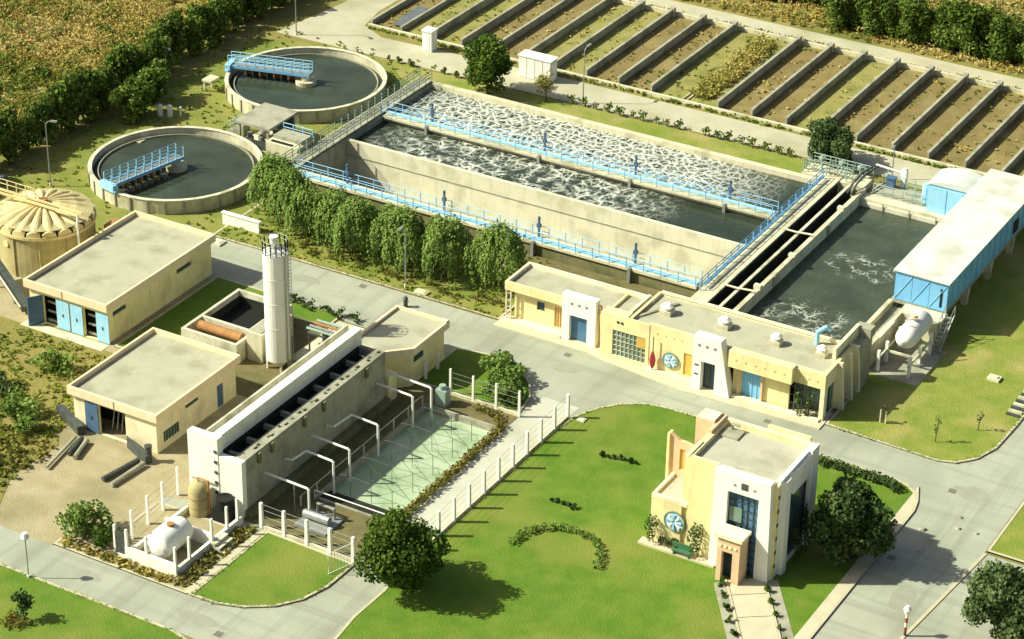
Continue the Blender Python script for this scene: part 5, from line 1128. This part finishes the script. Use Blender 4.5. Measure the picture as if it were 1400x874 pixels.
for i,(x,y,h,lb) in enumerate(((36.0,.8,1.7,'staked sapling with pale trunk nearest the long building on the right lawn'),(41.0,.2,2.6,'thin dark sapling in the middle of the right lawn'),(43.4,3.9,2.0,'leaning thin sapling near the road bend on the right lawn'))):
    t=thing('sapling',lb,'sapling',(0,0,0)); MB().tube([(0,0,-.05),(.05,0,h*.6),(.1*i,.05,h)],.05,5,.02).build('trunk','bark',t)
    link('crown',leafmesh('crown',*blobs_leaves([((.05,0,h*.75),(.28,.28,h*.28)),((0,.1,h*.5),(.2,.2,h*.2))],160,.08),'leafdark'),t)
    if i==0:
        for dx in (-.25,.25): B(dx-.05,dx+.05,-.05,.05,0,1.2).build('stake','concpale',t)
    t.location=(x,y,.12)
shrub('flower_bed_plants','reddish low planting around the sapling on the lower left lawn','plants',(-8.2,-59.9,.12),1.3,.5,10,'leafbrown',160,.10,91)

# ------------------------------------------------------------------ street furniture
def lamp(x,y,h,label,arm=.9,ang=0,z=0):
    t=thing('street_lamp',label,'lamp',(x,y,z),'street lamps'); c,s=math.cos(ang),math.sin(ang)
    MB().cyl(x,y,z,z+.35,.14,8).build('base','concpale',t)
    MB().tube([(x,y,z+.3),(x,y,z+h-.3)],.075,7,.05).build('pole','steel',t)
    MB().tube([(x,y,z+h-.3),(x+c*arm*.4,y+s*arm*.4,z+h),(x+c*arm,y+s*arm,z+h+.05)],.045,6).build('arm','steel',t)
    q=MB().box(-.32,.32,-.13,.13,-.08,.08); q.v=[(x+c*arm+a*c-b*s,y+s*arm+a*s+b*c,z+h+.05+d) for a,b,d in q.v]; q.build('head','steel',t)
lamp(-54.6,45.0,7.0,'street lamp beside the gravel track above the far clarifier',ang=-.5)
lamp(-53.1,-.6,7.2,'street lamp left of the near clarifier beside the digester',ang=.3)
lamp(-59.1,26.5,3.9,'short lamp post in front of the left boundary hedge',arm=.4,ang=0)
lamp(-11.4,-.1,6.5,'street lamp at the road kerb among the weeping trees',ang=-1.5,z=.12)
lamp(-17.6,45.7,6.4,'street lamp in the shrub row beside the gravel track',ang=1.5,z=.05)
lamp(6.5,81.0,6.6,'street lamp in front of the hedge beyond the perimeter track',ang=-1.5)
lamp(18.2,45.9,3.8,'lamp post on bare ground behind the valve platform',arm=.5,ang=-1.5)
t=thing('path_lamp','white headed lamp post at the lower left lawn kerb','lamp',(-11.0,-54.6,.12))
MB().tube([(-11,-54.6,.1),(-11,-54.6,3.6)],.05,6).build('pole','steel',t); MB().cyl(-11,-54.6,.1,.3,.12,8).build('base','white',t)
MB().cyl(-11,-54.6,3.55,3.75,.16,10,.34).cyl(-11,-54.6,3.75,4.15,.34,12,.2).build('head','white',t)
t=thing('marker_post','red and white marker post with round white head on the lower right kerb','post',(49.2,-26.6,.02))
for k in range(5): MB().cyl(49.2,-26.6,.02+k*.42,.02+(k+1)*.42,.11,10).build('band','red' if k%2==1 else ('darksteel' if k==0 else 'cream'),t)
MB().cyl(49.2,-26.6,2.1,2.45,.2,12,.3).cyl(49.2,-26.6,2.45,2.75,.3,12,.14).build('head','white',t)
t=thing('hydrant','small dark hydrant post standing on the main road','hydrant',(-9.5,-3.1,.02)); MB().cyl(-9.5,-3.1,.02,.9,.2,10).cyl(-9.5,-3.1,.9,1.1,.26,10,.1).build('body','darksteel',t); MB().tube([(-9.8,-3.1,.65),(-9.2,-3.1,.65)],.09,8).build('outlet','steel',t)
# white cabin, container, posts
t=thing('white_cabin','narrow white upright cabin at the left end of the drying beds','cabin',(-39.4,49.3,.02))
MB().box(-40.0,-38.8,48.8,50.0,.02,2.4).build('wall','white',t); MB().box(-40.1,-38.7,48.7,50.1,2.4,2.55).build('roof','white',t); B(-39.7,-39.1,48.76,48.8,.1,2.0).build('door','dirtywhite',t)
t=thing('white_container','white ribbed container on the track beside the dense tree','container',(-25.2,48.6,.02))
B(-27.2,-23.2,48.4,49.9,.02,2.5).build('shell','white',t)
for k in range(4): B(-27.1+k*1.0,-26.2+k*1.0,48.32,48.4,.1,2.4).build('side_panel','white',t)
B(-27.3,-23.1,48.25,50.0,2.5,2.62).build('roof','white',t); B(-23.2,-23.12,48.6,49.7,.1,2.3).build('end_door','dirtywhite',t)
for i,(x,y) in enumerate(((-54.2,18.9),(-53.2,19.3),(-52.3,20.0))):
    tag(MB().cyl(x,y,0,1.25 if i<2 else 1.0,.3 if i<2 else .12,10).cyl(x,y,1.25 if i<2 else 1.0,1.4 if i<2 else 1.1,.3 if i<2 else .12,10,.08).build('vent_post','white'),['left thick white vent post by the near clarifier','middle thick white vent post by the near clarifier','thin white post right of the two vent posts'][i],'post','white vent posts')
tag(MB().box(-33.6,-29.3,1.7,2.0,.03,1.25).box(-33.7,-29.2,1.62,2.08,1.25,1.35).build('low_wall','white'),'low white wall at the foot of the leftmost weeping tree','wall')
tag(MB().box(41.0,42.1,12.3,13.2,.1,.35).box(41.2,41.9,12.5,13.0,.35,.45).build('manhole_cover','conc'),'cream raised manhole cover on the right lawn','manhole')
tag(MB().box(-32.3,-31.0,-2.4,-1.3,.02,.2).box(-32.1,-31.2,-2.2,-1.5,.2,.26).build('manhole_cover','concpale'),'pale raised manhole cover behind the larger yellow building','manhole')
tag(MB().box(-10.2,-8.9,-.6,.2,.1,.3).box(-10.0,-9.1,-.45,.05,.3,.36).build('manhole_cover','conc'),'pale raised cover at the kerb right of the street lamp','manhole')
tag(MB().box(13.6,14.3,-12.6,-12.0,.1,.22).box(13.7,14.2,-12.5,-12.1,.22,.26).build('manhole_cover','concpale'),'pale cover at the top corner of the big lawn','manhole')
st=thing('board_stack','stack of white striped boards at the right edge of the right lawn','boards',(44.2,9.5,.12))
for k in range(9): B(44.5,45.7,7.6+k*.62,7.86+k*.62,.12,.30+.02*(k%3)).build('board','concpale' if k%2 else 'darksteel',st)
for i,(x,y,s) in enumerate(((45.0,-12.6,.35),(47.4,-11.0,.25),(48.9,-10.9,.22),(45.8,-15.6,.18),(47.0,-9.4,.2))):
    q=MB(); n=8; vv=[(x+s*math.cos(2*math.pi*j/n)*(.8+.3*((j*7+i)%3)/2),y+s*math.sin(2*math.pi*j/n),.02) for j in range(n)]+[(x+s*.6*math.cos(2*math.pi*j/n),y+s*.6*math.sin(2*math.pi*j/n),.02+s*.6) for j in range(n)]
    q.add(vv,[(j,(j+1)%n,n+(j+1)%n,n+j) for j in range(n)]+[tuple(range(n,2*n))])
    tag(q.build('stone','concgrey'),['largest stone on the right road near the lawn kerb','stone in the middle of the right road','small stone near the right kerb of the right road','small stone nearest the office tree on the road','stone on the right road farthest from the camera'][i],'stone','stones on the right road')

# ------------------------------------------------------------------ road repairs and drain covers
def blob_poly(x,y,a,b,seed,n=11):
    g=random.Random(seed); return [(x+a*math.cos(2*math.pi*i/n)*g.uniform(.75,1.1),y+b*math.sin(2*math.pi*i/n)*g.uniform(.75,1.1)) for i in range(n)]
for i,(x,y,a,b) in enumerate(((-4.5,-4.2,2.4,.9),(8.5,-5.2,1.6,.8),(24.5,-5.0,2.2,.7),(46.5,-5.5,1.6,1.1),(47.2,-22.0,1.1,1.8),(3.0,-52.2,1.9,.7),(-7.5,-52.0,1.4,.6),(-20.5,-3.4,2.0,.7))):
    q=MB().prism(blob_poly(x,y,a,b,i),.0,.027,False); struct(q.build('road_patch','patch'))
LBL=['drain cover on the road before the weeping trees','drain cover on the road in front of the first white portal','drain cover on the road behind the office building','drain cover at the road bend by the right lawn','drain cover on the lower left road by the small lawn','drain cover on the right road beside the office tree']
for i,(x,y) in enumerate(((-15.0,-1.8),(7.5,-3.0),(27.5,-4.0),(45.0,-6.0),(5.6,-52.9),(44.4,-17.5))):
    t=thing('drain_cover',LBL[i],'drain',(x,y,.02),'drain covers in the roads'); B(x-.38,x+.38,y-.38,y+.38,.0,.035).build('frame','concgrey',t)
    for k in range(4): B(x-.3+k*.16,x-.22+k*.16,y-.3,y+.3,.035,.045).build('grate_bar','darksteel',t)
